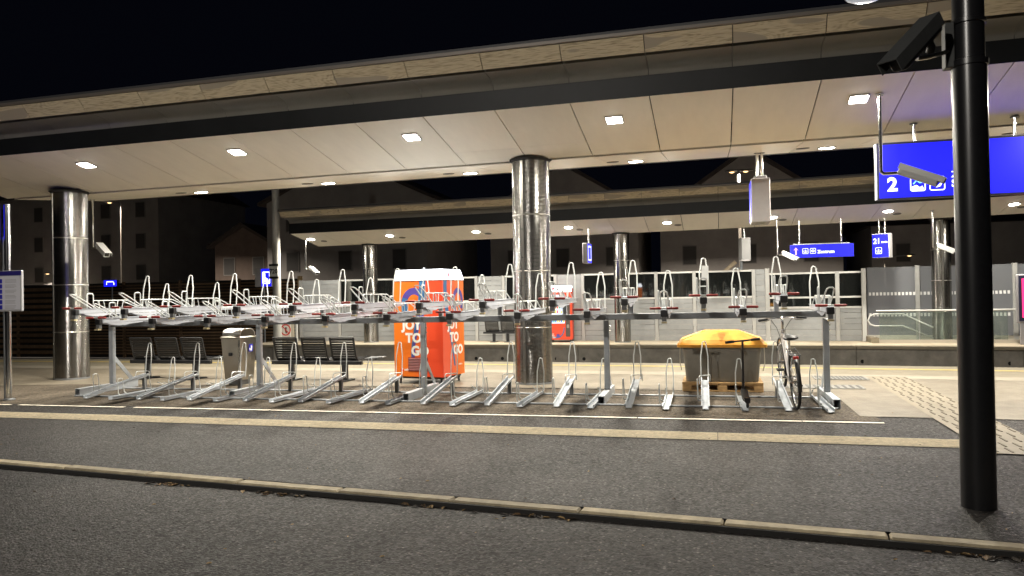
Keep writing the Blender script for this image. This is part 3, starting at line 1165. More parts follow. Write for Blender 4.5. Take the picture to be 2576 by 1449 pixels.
# upper tier: tray top at local z = 0
UPL = 1.80
up_ch = MB()
for poly in ([(-.05, -.075), (.05, -.075), (.05, -.07), (-.05, -.07)], [(-.05, -.07), (-.045, -.07), (-.045, 0), (-.05, 0)], [(.045, -.07), (.05, -.07), (.05, 0), (.045, 0)],
             [(-.066, -.004), (-.05, -.004), (-.05, 0), (-.066, 0)], [(.05, -.004), (.066, -.004), (.066, 0), (.05, 0)]):
    up_ch.loft([[Vector((p[0], .20, p[1])) for p in poly], [Vector((p[0], .20 + UPL, p[1] + .012)) for p in poly]])
up_ch = up_ch.mesh('upper_tray', TRAYM)
wing = MB()
for s in (-1, 1):
    wing.prism([(.27, -.078), (.33, -.10), (.52, -.128), (.60, -.13), (.62, -.122), (.68, -.128), (.80, -.11), (1.35, -.085), (1.35, -.078)], s * .052 - .002, s * .052 + .002, 'x')
wing = wing.mesh('side_plate', TRAYM)
latch = MB().box(-.045, .045, .12, .20, -.10, -.008)
latch = latch.mesh('latch_block', BLACK, bevel=.008)
stop = MB().box(-.03, .03, .13, .19, -.16, -.10).mesh('stop_block', mat('grey_stop', (0.12, .125, .13), .5))
pad = MB().box(-.035, .035, .10, .17, -.19, -.165).mesh('rubber_pad', mat('tan_pad', (0.46, .38, .22), .7))
hbar = MB().tube([(-.185, .10, .012), (.185, .10, .012)], .009, 10).mesh('handle', WHITE_ROD, smooth=True)
grip = MB().tube([(-.075, 0, 0), (-.065, 0, 0), (.06, 0, 0), (.075, 0, 0)], [.012, .017, .017, .011], 10).mesh('grip', RED, smooth=True)
incl = MB().tube([(-.045, .58, -.01), (-.05, .22, .17), (-.042, .11, .222), (-.02, .07, .238), (.02, .07, .238), (.042, .11, .222), (.05, .22, .17), (.045, .58, -.01)], .0095, 8).mesh('inclined_loop', WHITE_ROD, smooth=True)
vert = MB().tube([(-.09, .50, -.06), (-.09, .50, .22), (-.09, .51, .245), (-.09, .535, .25), (-.09, .60, .25), (-.09, .625, .245), (-.09, .635, .22), (-.09, .635, -.06)], .0095, 8).mesh('side_loop', WHITE_ROD, smooth=True)
guard = MB()
for s in (-1, 1):
    guard.tube([(s * .052, .62, 0), (s * .058, .60, .12), (s * .058, .615, .135), (s * .058, 1.22, .135), (s * .058, 1.25, .128), (s * .052, 1.62, .005)], .0085, 8)
    guard.tube([(s * .052, .74, 0), (s * .058, .70, .13)], .0075, 6)
    guard.tube([(s * .052, 1.12, 0), (s * .058, 1.16, .13)], .0075, 6)
guard.tube([(-.058, 1.20, .135), (.058, 1.20, .135)], .0075, 6)
guard = guard.mesh('guard_rail', WHITE_ROD, smooth=True)
up_hoop = hoop(1.76, -.02, .565, .125, .0098, .07).mesh('wheel_hoop', WHITE_ROD, smooth=True)
riser_m = MB().box(-.03, .03, 1.11, 1.18, 0, .16).mesh('riser', GALV)
HIX = [-10.05, -9.11, -8.22, -7.08, -6.15, -5.13, -4.13, -3.17, -2.17, -1.18, -.15, .85]
LOX = [-9.57, -8.58, -7.59, -6.59, -5.6, -4.63, -3.66, -2.67, -1.69, -.66, .35, 1.41]
for tier, xs_, zt in ((1, HIX, 1.462), (0, LOX, 1.303)):
    for X in xs_:
        u = lx(X)
        z = zt + GZ * u
        yaw = random.uniform(-.012, .012) + (-.03 if X in (.85, 1.41) else 0)
        tr = obj('upper_tray', up_ch, rack, (u, random.uniform(-.02, .02), z), (random.uniform(-.006, .006), 0, yaw))
        obj('side_plate', wing, tr)
        obj('latch_block', latch, tr)
        obj('stop_block', stop, tr)
        obj('rubber_pad', pad, tr)
        hb = obj('handle', hbar, tr)
        obj('grip', grip, tr, (-.112, .10, .012))
        obj('grip', grip, tr, (.112, .10, .012))
        obj('inclined_loop', incl, tr)
        obj('side_loop', vert, tr)
        obj('guard_rail', guard, tr)
        obj('wheel_hoop', up_hoop, tr)
        if tier:
            obj('riser', riser_m, rack, (u, 0, 1.226 + GZ * u))
# paper slips tied to one hoop
o = part('paper_slip', MB().box(-.05, .05, -.004, .004, 0, .22), mat('white_paper', (.78, .78, .76), .7), None, loc=(-.15, 12.02, 1.72), rot=(.05, .03, .02))
tag(o, 'white paper slip tied high on a wheel hoop of the rack', 'paper')

# ------------------------------------------------------------------ bicycle and scooter


def wheel(parent, c, r, spokes=24, tyre_r=.02):
    w = part('wheel', MB().tube([(c[0] + (r - .022) * math.cos(2 * math.pi * i / 36), 0, c[2] + (r - .022) * math.sin(2 * math.pi * i / 36)) for i in range(36)], .011, 6, closed=True), CHROME, parent, smooth=True)
    part('tyre', MB().tube([(c[0] + r * math.cos(2 * math.pi * i / 40), 0, c[2] + r * math.sin(2 * math.pi * i / 40)) for i in range(40)], tyre_r, 8, closed=True), RUBBER, w, smooth=True)
    mb = MB()
    for i in range(spokes):
        a = 2 * math.pi * i / spokes
        mb.tube([(c[0] + .02 * math.cos(a + .6), (.03 if i % 2 else -.03), c[2] + .02 * math.sin(a + .6)), (c[0] + (r - .03) * math.cos(a), 0, c[2] + (r - .03) * math.sin(a))], .0015, 4)
    mb.tube([(c[0], -.05, c[2]), (c[0], .05, c[2])], .02, 10)
    part('spokes', mb, CHROME, w)
    return w


bike = thing('bicycle', 'silver and black bicycle parked front wheel up in the lower rack tier', 'bicycle', (.99, 10.56, .02), rot=(0, 0, 0))
# x forward in its own frame, then turned to point away (+Y), lifted at the front, leaning left
bike.rotation_mode = 'XYZ'
Mb = Matrix.Rotation(R_(94), 4, 'Z') @ Matrix.Rotation(R_(-9), 4, 'Y') @ Matrix.Rotation(R_(-3.5), 4, 'X')
bike.matrix_world = Matrix.Translation((.985, 10.55, .016)) @ Mb
SILV = mat('silver_frame_paint', (.62, .60, .60), .28, .5)
wr = .335
wheel(bike, (0, 0, wr + .02), wr)
wheel(bike, (1.05, 0, wr + .02), wr)
bb = (.43, 0, .30)
seat = (.27, 0, .82)
head_t = (.80, 0, .88)
head_b = (.845, 0, .70)
fr = MB()
fr.tube([bb, (.31, 0, .70)], .018, 10)
fr.tube([(.83, 0, .74), bb], .024, 10)
fr.tube([(.82, 0, .82), (.33, 0, .64)], .02, 10)
fr.tube([head_t, head_b], .024, 10)
for s in (-1, 1):
    fr.tube([(0, s * .065, wr + .02), (.18, s * .05, .33), (.42, s * .03, .30)], .010, 8)
    fr.tube([(0, s * .065, wr + .02), (.20, s * .045, .56), (.315, s * .02, .68)], .009, 8)
part('frame', fr, SILV, bike, smooth=True)
fk = MB()
for s in (-1, 1):
    fk.tube([(1.05, s * .055, wr + .02), (.95, s * .055, .54), (.865, s * .045, .64), (.852, 0, .68)], .012, 8)
part('fork', fk, SILV, bike, smooth=True)
part('seat_post', MB().tube([(.31, 0, .70), (.268, 0, .86)], .014, 10), CHROME, bike, smooth=True)
sd = MB().loft([[Vector((x, w * math.cos(a), z + h * math.sin(a))) for a in [2 * math.pi * i / 14 for i in range(14)]] for x, w, h, z in ((.10, .06, .015, .90), (.13, .095, .030, .90), (.20, .092, .032, .898), (.28, .055, .026, .892), (.36, .026, .02, .89), (.40, .014, .012, .888))])
part('saddle', sd, BLACK, bike, smooth=True)
part('stem', MB().tube([head_t, (.775, 0, .98), (.80, 0, 1.03), (.84, 0, 1.035)], [.016, .015, .016, .02], 10), CHROME, bike, smooth=True)
hb = part('handlebar', MB().tube([(.76, -.30, 1.03), (.80, -.20, 1.035), (.84, -.06, 1.035), (.84, .06, 1.035), (.80, .20, 1.035), (.76, .30, 1.03)], .012, 8), CHROME, bike, smooth=True)
for s in (-1, 1):
    part('grip', MB().tube([(.755, s * .315, 1.03), (.80, s * .19, 1.035)], .0175, 8), BLACK, hb, smooth=True)
    part('brake_lever', MB().tube([(.82, s * .16, 1.02), (.84, s * .19, 1.0), (.80, s * .28, .995)], .006, 6), CHROME, hb, smooth=True)
cb = MB()
cb.tube([(.82, .14, 1.02), (.90, .12, .98), (.93, .06, .88), (.87, .03, .76)], .004, 6)
cb.tube([(.82, -.14, 1.02), (.91, -.12, .97), (.92, -.05, .86), (.84, -.03, .72)], .004, 6)
part('cables', cb, BLACK, bike, smooth=True)
mud = []
for i in range(13):
    a = R_(20 + 165 * i / 12)
    rr = wr + .035
    mud.append([Vector((rr * math.cos(a) * s_, y, wr + .02 + rr * math.sin(a) * s_)) for y, s_ in ((-.026, .985), (-.014, 1.0), (.014, 1.0), (.026, .985))])
part('mudguard', MB().loft(mud, cap=False, closed=False), BLACK, bike, smooth=True)
ck = MB()
ck.tube([(bb[0], -.06, bb[2]), (bb[0], .06, bb[2])], .022, 10)
ck.tube([(bb[0], -.065, bb[2]), (bb[0] + .09, -.075, bb[2] - .14)], .010, 6)
ck.tube([(bb[0], .065, bb[2]), (bb[0] - .09, .075, bb[2] + .14)], .010, 6)
ck.lathe([(.085, 0), (.09, .003), (.085, .006)], 24, (bb[0], 0, bb[2]))
part('crank', ck, CHROME, bike, smooth=True)
for s, dx, dz in ((-1, .09, -.14), (1, -.09, .14)):
    part('pedal', MB().box(bb[0] + dx - .045, bb[0] + dx + .045, s * .08 if s > 0 else -.17, s * .17 if s > 0 else -.08, bb[2] + dz - .012, bb[2] + dz + .012), BLACK, bike, bevel=.004)
ch = MB()
for dz in (.045, -.045):
    ch.tube([(bb[0], -.045, bb[2] + dz * 1.7), (0, -.045, wr + .02 + dz * .8)], .004, 6)
part('chain', ch, GALVD, bike)
rk = MB()
for s in (-1, 1):
    rk.tube([(-.18, s * .06, .74), (.22, s * .05, .75)], .006, 6)
    rk.tube([(-.08, s * .062, .74), (0, s * .065, wr + .04)], .005, 6)
for x in (-.17, -.05, .08, .2):
    rk.tube([(x, -.06, .742), (x, .06, .742)], .005, 6)
part('luggage_rack', rk, BLACK, bike)
part('rear_lamp', MB().box(-.20, -.175, -.035, .035, .70, .735), mat('red_reflector', (.4, .02, .02), .3), bike, bevel=.006)

sco = thing('kick_scooter', 'small dark kick scooter standing in a lower rack slot before the grit bin', 'kick scooter', (.37, 10.28, .07))
sco.rotation_euler = (R_(7), R_(-1), R_(2))
DKM = mat('dark_scooter_metal', (.045, .04, .04), .35, .6)
part('deck', MB().loft([[Vector((x * w, y, z)) for x, z in ((-1, 0.05), (1, 0.05), (1, .07), (-1, .07))] for y, w in ((.02, .03), (.10, .05), (.55, .05), (.66, .03))]), BLACK, sco, bevel=.004)
part('stem', MB().tube([(0, .70, .06), (0, .64, .30), (0, .58, .74)], [.02, .017, .014], 10), DKM, sco, smooth=True)
hb2 = part('handlebar', MB().tube([(-.22, .575, .725), (.22, .575, .765)], .012, 8), DKM, sco, smooth=True)
for s in (-1, 1):
    part('grip', MB().tube([(s * .11, .575, .745 + s * .01), (s * .225, .575, .745 + s * .0205)], .018, 8), RUBBER, hb2, smooth=True)
for y in (0.0, .74):
    w = part('wheel', MB().tube([(0, y + .05 * math.cos(2 * math.pi * i / 24), .045 + .05 * math.sin(2 * math.pi * i / 24)) for i in range(24)], .016, 8, closed=True), RUBBER, sco, smooth=True)
    part('hub', MB().cyl((-.012, y, .045), (.012, y, .045), .04, .04, 16), WHITE_ROD, w)
part('rear_fender', MB().loft([[Vector((x, y, z)) for x in (-.03, .03)] for y, z in ((-.07, .06), (-.03, .115), (.05, .11), (.10, .07))], cap=False, closed=False), DKM, sco)

# ------------------------------------------------------------------ grit bin on its pallet
pal = thing('wooden_pallet', 'raw wooden pallet under the grey grit bin', 'pallet', (.075, 12.62, .009), rz=.004)
for i, x in enumerate((-.53, 0, .53)):
    for y in (-.35, 0, .35):
        part('block', MB().box(x - .07, x + .07, y - .05, y + .05, .022, .100), PALLET, pal, bevel=.003)
for y in (-.35, 0, .35):
    part('board', MB().box(-.6, .6, y - .05, y + .05, 0, .022), PALLET, pal)
    part('board', MB().box(-.6, .6, y - .05, y + .05, .1002, .122), PALLET, pal)
for i in range(5):
    y = -.345 + i * .1725
    part('board', MB().box(-.6, .6, y - .06, y + .06, .1222, .144), PALLET, pal, bevel=.002)
grit = thing('grit_bin', 'grey plastic grit bin with orange hipped lid standing on a pallet', 'grit bin', (.075, 12.60, .154))
part('body', MB().loft([[Vector((*p, z)) for p in rrect(w, d, r)] for w, d, r, z in ((1.06, .66, .06, 0), (1.08, .68, .06, .02), (1.16, .76, .07, .50), (1.17, .77, .07, .505), (1.17, .77, .07, .545))]), BINGREY, grit, smooth=True)
lid = part('lid', MB().loft([[Vector((*p, z)) for p in rrect(w, d, r, 2)] for w, d, r, z in ((1.33, .90, .05, .535), (1.34, .91, .05, .575), (1.31, .88, .05, .60), (1.22, .80, .05, .648), (.56, .30, .05, .775), (.50, .25, .04, .780))]), ORANGE, grit)
mbr = MB()
for s in (-1, 1):
    mbr.tube([(s * .25, -.13, .778), (s * .58, -.38, .652)], .008, 6)
part('lid_rib', mbr, ORANGE, lid, smooth=True)
for s in (-1, 1):
    part('strap', MB().tube([(s * .62, -.40, .53), (s * .625, -.41, .30), (s * .60, -.40, .18)], .008, 6), mat('clear_strap', (.42, .38, .30), .4), grit, smooth=True)

# ------------------------------------------------------------------ vending machine by the rack (back and side seen)
VORG = None


def mat_grad(name, cols, axis='X'):
    """print that runs from orange through red along the object's own X"""
    m, nt, b = _nodes(name)
    N, L = nt.nodes, nt.links
    tc = N.new('ShaderNodeTexCoord')
    sx = N.new('ShaderNodeSeparateXYZ')
    L.new(tc.outputs['Generated'], sx.inputs[0])
    rp = N.new('ShaderNodeValToRGB')
    rp.color_ramp.elements[0].position = cols[0][0]
    rp.color_ramp.elements[0].color = (*cols[0][1], 1)
    rp.color_ramp.elements[1].position = cols[-1][0]
    rp.color_ramp.elements[1].color = (*cols[-1][1], 1)
    for p, c in cols[1:-1]:
        rp.color_ramp.elements.new(p).color = (*c, 1)
    L.new(sx.outputs[{'X': 0, 'Y': 1, 'Z': 2}[axis]], rp.inputs[0])
    L.new(rp.outputs[0], b.inputs['Base Color'])
    b.inputs['Roughness'].default_value = .38
    return m


OR1, RD1 = (.74, .17, .010), (.68, .055, .016)
VBACK = mat_grad('orange_red_print', [(0, OR1), (.40, (.74, .15, .012)), (.72, (.70, .065, .018)), (1, RD1)])
VSIDE = mat_grad('red_orange_print', [(0, (.68, .09, .04)), (.35, (.70, .09, .03)), (.7, (.74, .15, .012)), (1, OR1)])
VBODY = mat('orange_machine_paint', OR1, .4)
RIB1 = mat('indigo_ribbon_print', (.075, .05, .28), .4)
RIB2 = mat('teal_ribbon_print', (.03, .13, .30), .4)
HEADLIT = emit('white_lit_header', (0.93, 0.96, 1.0), 5.0)
WPRINT = mat('white_letter_print', (.80, .78, .74), .45)

vend = thing('vending_machine', 'orange vending machine with lit white header beside the steel column', 'vending machine', (-4.57, 12.56, .009), rz=R_(-9))
# local: near right corner at origin, back face along -X at y=0, side along +Y at x=0
VW, VD, VZ0, VZ1 = .985, .80, .13, 1.82
part('body', MB().box(-VW + .004, -.004, .004, VD, VZ0, VZ1), VBODY, vend, bevel=.006)
part('back_skin', MB().box(-VW, -.002, -.003, .003, VZ0 + .002, VZ1 - .002), VBACK, vend)
bs = part('side_skin', MB().box(0, VD - .01, -.003, .003, VZ0 + .002, VZ1 - .002), VSIDE, vend, rot=(0, 0, R_(90)))
hd = part('header', MB().loft([[Vector((x, y, VZ1 + .012)) for x, y in ((-VW, -.01), (.01, -.01), (.01, VD), (-VW, VD))], [Vector((x, y, VZ1 + .19)) for x, y in ((-VW + .03, .02), (-.03, .02), (-.03, VD - .05), (-VW + .03, VD - .05))]]), HEADLIT, vend, bevel=.012)
part('header_rim', MB().box(-VW - .004, .012, -.012, VD + .002, VZ1 - .004, VZ1 + .0118), mat('pale_grey_rim', (.6, .58, .58), .4), vend)
for x in (-VW + .08, -.08):
    for y in (.07, VD - .08):
        part('leg', MB().cyl((x, y, 0), (x, y, VZ0), .02, .018, 10), BLACK, vend)
part('plinth', MB().box(-VW + .05, -.05, .06, VD - .06, .09, VZ0), mat('plinth_dark', (.03, .015, .012), .6), vend)
vent = part('vent_grille', MB().box(-.20, .20, -.006, 0, 0, .25), mat('dark_red_vent', (.20, .018, .012), .5), vend, loc=(-.50, -.0035, .22))
slat = MB().loft([[Vector((s, -.006, -.012)), Vector((s, -.013, -.002)), Vector((s, -.006, .010))] for s in (-.19, .19)]).mesh('vent_slat', mat('dark_red_slat', (.15, .012, .010), .45))
for i in range(8):
    obj('vent_slat', slat, vent, (0, 0, .03 + i * .028))


def vprint(me, x, z, parent=vend, d=-.0045, rot=FACE_CAM, name='lettering', sx=1.0):
    o = obj(name, me, parent, (x, d, z), rot)
    o.scale = (sx, 1, 1)
    return o


LT = {w: text_mesh(w, .225, WPRINT, bold=.011) for w in ('JOY', 'TO', 'GO')}
for w, x, z in (('JOY', -.81, .965), ('TO', -.745, .735), ('GO', -.635, .51)):
    vprint(LT[w], x, z, d=-.0055)
# ribbon on the back: a loop, then a tail running down
loop = []
for i in range(25):
    a = R_(-60 + 300 * i / 24)
    loop.append((-.565 + .205 * math.cos(a), 1.40 + .235 * math.sin(a)))
up = bez((-.39, 1.815), (-.40, 1.55), (-.42, 1.40), (-.47, 1.22), 10) + bez((-.47, 1.22), (-.49, 1.0), (-.62, .75), (-.60, .42), 12)[1:]
vprint(ribbon(loop, .12).mesh('ribbon', RIB1), 0, 0, d=-.0040, name='ribbon_print')
vprint(ribbon(loop[17:], .12).mesh('ribbon', RIB2), 0, 0, d=-.0043, name='ribbon_print')
vprint(ribbon(up, [.13] * 8 + [.10] * 8 + [.075] * (len(up) - 16)).mesh('ribbon', RIB2), 0, 0, d=-.0047, name='ribbon_print')
vprint(ribbon(up[9:], .05).mesh('ribbon', RIB1), .012, 0, d=-.0050, name='ribbon_print')
REDMARK = mat('red_mark_print', (.75, .05, .02), .4)
vprint(disc_mb(.035).mesh('logo', REDMARK), -.83, .245, d=-.0045, name='logo_print')
vprint(disc_mb(.016, 12).mesh('logo', WPRINT), -.825, .265, d=-.0050, name='logo_print', sx=1.1)
vprint(text_mesh('selecta', .062, WPRINT, bold=.0015), -.785, .232, name='lettering')
# side print (same words, narrow)
SR = (R_(90), 0, R_(90))
for w, y, z in (('JOY', .18, .965), ('TO', .25, .735), ('GO', .37, .51)):
    o = obj('lettering', LT[w], vend, (.0055, y, z), SR)
sl = [(.56 + .16 * math.cos(R_(-40 + 280 * i / 20)), 1.44 + .20 * math.sin(R_(-40 + 280 * i / 20))) for i in range(21)]
obj('ribbon_print', ribbon(sl, .085).mesh('ribbon', RIB1), vend, (.0042, 0, 0), SR)
obj('ribbon_print', ribbon(bez((.10, 1.815), (.06, 1.3), (.30, .9), (.42, .3), 16), [.12] * 8 + [.05] * 9).mesh('ribbon', RIB2), vend, (.0046, 0, 0), SR)
obj('lettering', text_mesh('selecta', .05, WPRINT, bold=.001), vend, (.0046, .56, .30), SR)
HR = (R_(90 + 9.5), 0, R_(90))
LOGOR = emit('red_lit_mark', (1.0, .10, .14), 1.2)
LOGOT = emit('faint_blue_lit_text', (.45, .55, 1.0), 1.5)
tail = disc_mb(.055, 18, 0, .62).mesh('logo', LOGOR)
obj('logo_print', tail, hd, (.0085, .22, VZ1 + .095), (R_(90), R_(-14), R_(90)))
obj('lettering', text_mesh('selecta', .06, LOGOT), hd, (.004, .32, VZ1 + .075), (R_(90), R_(-12), R_(90)))
part('aerial', MB().cyl((-.53, .30, VZ1 + .19), (-.53, .30, VZ1 + .235), .02, .016, 10), GALV, vend)

# ------------------------------------------------------------------ benches


def bench(x, y, z, label, seats=3, rz=0.0, face=1, grp=None):
    """row of slatted seats on one beam; backs towards -Y when face=1"""
    t = thing('bench', label, 'bench', (x, y, z), rz=rz, group=grp)
    sp = .585
    L = sp * seats
    part('beam', MB().box(-L / 2 - .05, L / 2 + .05, -.03, .05, .30, .37), BENCHM, t, bevel=.006)
    for sx in (-L / 2 + .35, L / 2 - .30):
        part('leg', MB().box(sx - .05, sx + .05, -.03, .05, .02, .30), BENCHM, t, bevel=.004)
        part('foot_plate', MB().box(sx - .09, sx + .09, -.22, .24, 0, .02), BENCHM, t, bevel=.003)
    for i in range(seats):
        cx = -L / 2 + sp * (i + .5)
        prof = [(.44, .42), (.40, .405), (.10, .375), (.02, .39), (-.03, .46), (-.13, .80)]
        seat_o = part('seat', MB().loft([[Vector((cx + a, y, z + d)) for a, d in ((-.222, -.012), (.222, -.012), (.222, -.004), (-.222, -.004))] for y, z in ((.42, .398), (.10, .362), (.03, .375), (-.005, .43))]), BENCHM, t)
        for s in (-1, 1):
            part('side_bar', MB().tube([(cx + s * .235, p[0], p[1]) for p in prof], .02, 6), BENCHM, seat_o, smooth=True)
        for k in range(8):
            yy = .08 + k * .042
            part('seat_slat', MB().box(cx - .225, cx + .225, yy, yy + .03, .380 + k * .0035, .390 + k * .0035), BENCHM, seat_o)
        for k in range(8):        # back slats
            f = (k + .5) / 8
            yy, zz = -.02 - .11 * f, .435 + .355 * f
            Ms = Matrix.Translation((cx, yy, zz)) @ Matrix.Rotation(R_(18), 4, 'X')
            part('back_slat', MB().box(-.225, .225, -.006, .006, -.0175, .0175, Ms), BENCHM, seat_o)
        Ms = Matrix.Translation((cx, -.135, .805)) @ Matrix.Rotation(R_(18), 4, 'X')
        part('back_rail', MB().box(-.245, .245, -.012, .012, -.012, .012, Ms), BENCHM, seat_o)
    part('side_tray', MB().loft([[Vector((L / 2 + .05, a, b)) for a, b in ((.08, .39), (.40, .41), (.40, .425), (.08, .405))], [Vector((L / 2 + .36, a, b)) for a, b in ((.20, .41), (.40, .415), (.40, .43), (.20, .425))]]), BENCHG, t)
    return t


bench(-10.42, 12.95, .012, 'black slatted three seat bench between the steel column and the litter bin')
bench(-7.22, 12.95, .012, 'black slatted three seat bench between the litter bin and vending machine')
bench(-7.5, 26.62 + fbend(-7.5), FZ, 'grey slatted two seat bench on the far platform', seats=2)

# ------------------------------------------------------------------ litter bin
lb = thing('litter_bin', 'brushed steel litter bin with rounded hood between the two benches', 'litter bin', (-8.44, 12.33, .012), rz=R_(-8))
lb.scale = (1, 1, .84)
part('body', MB().loft([[Vector((*p, z)) for p in rrect(w, w * 1.0, .03)] for w, z in ((.36, .10), (.37, .12), (.45, .98), (.46, 1.0))]), STEEL, lb, smooth=True)
part('base', MB().box(-.13, .13, -.13, .13, 0, .105), GALVD, lb)
part('door_edge', MB().box(.19, .215, -.232, -.218, .14, .97), CHROME, lb)
part('collar', MB().loft([[Vector((*p, z)) for p in rrect(w, w, .03)] for w, z in ((.47, .985), (.475, 1.02), (.45, 1.035))]), STEEL, lb, smooth=True)
hoodp = [(-.20, 1.05), (-.205, 1.08), (-.19, 1.13), (-.15, 1.18), (-.09, 1.205), (.0, 1.21), (.09, 1.205), (.15, 1.18), (.19, 1.13), (.205, 1.08), (.20, 1.05)]
part('hood', MB().prism(hoodp, -.20, .20, 'x'), STEEL, lb, smooth=True, bevel=.004)
part('hood_opening', MB().prism([(p[0] * .85, 1.05 + (p[1] - 1.05) * .85) for p in hoodp], .201, .206, 'x'), mat('bin_inside', (.10, .09, .07), .3, .8), lb)
ash = part('ash_slot', MB().box(-.045, .045, -.232, -.212, .62, .69), BLACK, lb, bevel=.01)
st = part('sticker', MB().box(-.05, .05, -.002, .0, 0, .16), SIGNBLUE_P, lb, loc=(.224, .05, .70), rot=(0, R_(2.8), R_(90)))
part('pictogram', ribbon([(-.025, .03), (.0, .06), (.005, .13)], .03).mesh('p', WHITE_PR) if False else ribbon([(.012, .02), (.018, .07), (.008, .13)], .028), WHITE_PR, st, rot=FACE_CAM, loc=(0, -.003, 0))
part('pictogram', MB().add([(-.035, .02, 0), (-.008, .02, 0), (-.004, .075, 0), (-.04, .075, 0)], [(0, 1, 2, 3)]), WHITE_PR, st, rot=FACE_CAM, loc=(0, -.003, 0))

# ------------------------------------------------------------------ timetable post on the left
tp = thing('timetable_post', 'steel post carrying a framed timetable panel and blue stop sign', 'sign post', (-11.02, 9.88, .004))
part('post', MB().cyl((.03, 0, 0), (.03, 0, 3.14), .045, .045, 20), CHROME, tp, smooth=True)
part('post', MB().cyl((-.085, .05, 0), (-.085, .05, 2.62), .03, .03, 16), GALVD, tp, smooth=True)
pn = part('timetable_panel', MB().box(-.32, .42, -.11, -.06, 1.42, 2.07), mat('panel_frame_grey', (.5, .5, .52), .4, .2), tp, bevel=.01)
part('sheet', MB().box(-.29, .395, -.113, -.1105, 1.45, 1.98), mat('timetable_paper', (.70, .70, .76), .5), pn)
part('header_strip', MB().box(-.32, .42, -.1135, -.1105, 1.99, 2.06), mat('navy_strip', (.03, .025, .20), .4), pn)
for i in range(6):
    z = 1.935 - i * .083
    part('route_tile', MB().box(-.02, .045, -.1155, -.1135, z - .066, z), SIGNBLUE_P, pn)
    for k in range(3):
        part('text_line', MB().box(.10, .33 - .05 * random.random(), -.1150, -.1135, z - .016 - k * .02, z - .009 - k * .02), PRINTGREY, pn)
bsn = part('stop_sign', MB().box(-.62, -.06, -.10, -.04, 2.58, 3.14), SIGNBLUE, tp, bevel=.01)
part('sign_foot', MB().box(-.62, -.06, -.105, -.035, 2.56, 2.579), DKFRAME, bsn)
part('post_foot', MB().lathe([(.09, 0), (.09, .012), (.05, .03)], 20, (.03, 0, 0)), GALVD, tp, smooth=True)

# ------------------------------------------------------------------ black post with camera housing and luminaire
bp_ = thing('lamp_post', 'thick black steel post with camera housing by the kerb', 'lamp post', (1.765, 6.08, 0.0))
part('shaft', MB().tube([(0, 0, 0), (0, 0, 3.12), (0, 0, 3.121), (0, 0, 4.9)], [.112, .112, .102, .098], 32), POLEBLK, bp_, smooth=True)
part('clamp_band', MB().lathe([(.112, 0), (.122, .004), (.122, .045), (.112, .05)], 32, (0, 0, 3.10)), POLEBLK, bp_, smooth=True)
part('clamp_band', MB().lathe([(.104, 0), (.114, .004), (.114, .03), (.104, .034)], 32, (0, 0, 3.40)), POLEBLK, bp_, smooth=True)
part('bracket', MB().box(-.16, -.10, -.05, .05, 3.10, 3.42), CCTVD, bp_, bevel=.006)
part('arm', MB().tube([(-.13, -.03, 3.22), (-.30, -.12, 3.165), (-.37, -.16, 3.15)], .016, 8), STEEL, bp_, smooth=True)
# luminaire reaching over the pavement
part('lamp_arm', MB().tube([(0, 0, 4.86), (-.12, .25, 4.75), (-.38, .75, 4.30), (-.47, .92, 4.12)], [.05, .045, .035, .03], 12), POLEBLK, bp_, smooth=True)
lum = part('luminaire', MB().lathe([(.03, .17), (.08, .12), (.155, .05), (.168, .012), (.165, 0)], 28, (-.495, .92, 4.005)), CCTVD, bp_, smooth=True)
part('diffuser', MB().lathe([(.158, -.001), (.12, -.022), (.05, -.032)], 28, (-.495, .92, 4.005)), emit('cool_lamp_diffuser', (.85, .9, 1.0), .22), lum, smooth=True)

cc = thing('security_camera', 'dark grey camera housing on an arm of the black post', 'security camera', (1.36, 5.86, 3.16))
_d = Vector((at_y(2238, 175, 5.52) - at_y(2350, 52, 5.86)))
_d.normalize()
cc.rotation_euler = _d.to_track_quat('Y', 'Z').to_euler()
cc.location = at_y(2300, 112, 5.72)
# local +Y is the viewing direction
part('housing', MB().loft([[Vector((x, y, z)) for x, z in ((-.06, -.045), (-.045, -.062), (.045, -.062), (.06, -.045), (.06, .055), (-.06, .055))] for y in (-.26, .24)]), CCTVD, cc, bevel=.006)
part('sun_shield', MB().loft([[Vector((x, y, z)) for x, z in ((-.072, -.02), (-.066, -.02), (-.066, .062), (.066, .062), (.066, -.02), (.072, -.02), (.072, .070), (-.072, .070))] for y in (-.28, .33)]), CCTVD, cc)
part('lens_window', MB().box(-.045, .045, .2405, .245, -.045, .04), BLACK, cc)
part('mount', MB().tube([(0, -.15, -.06), (.0, -.15, -.11), (.02, -.15, -.14)], .028, 10), CCTVD, cc, smooth=True)

# ------------------------------------------------------------------ hung security cameras


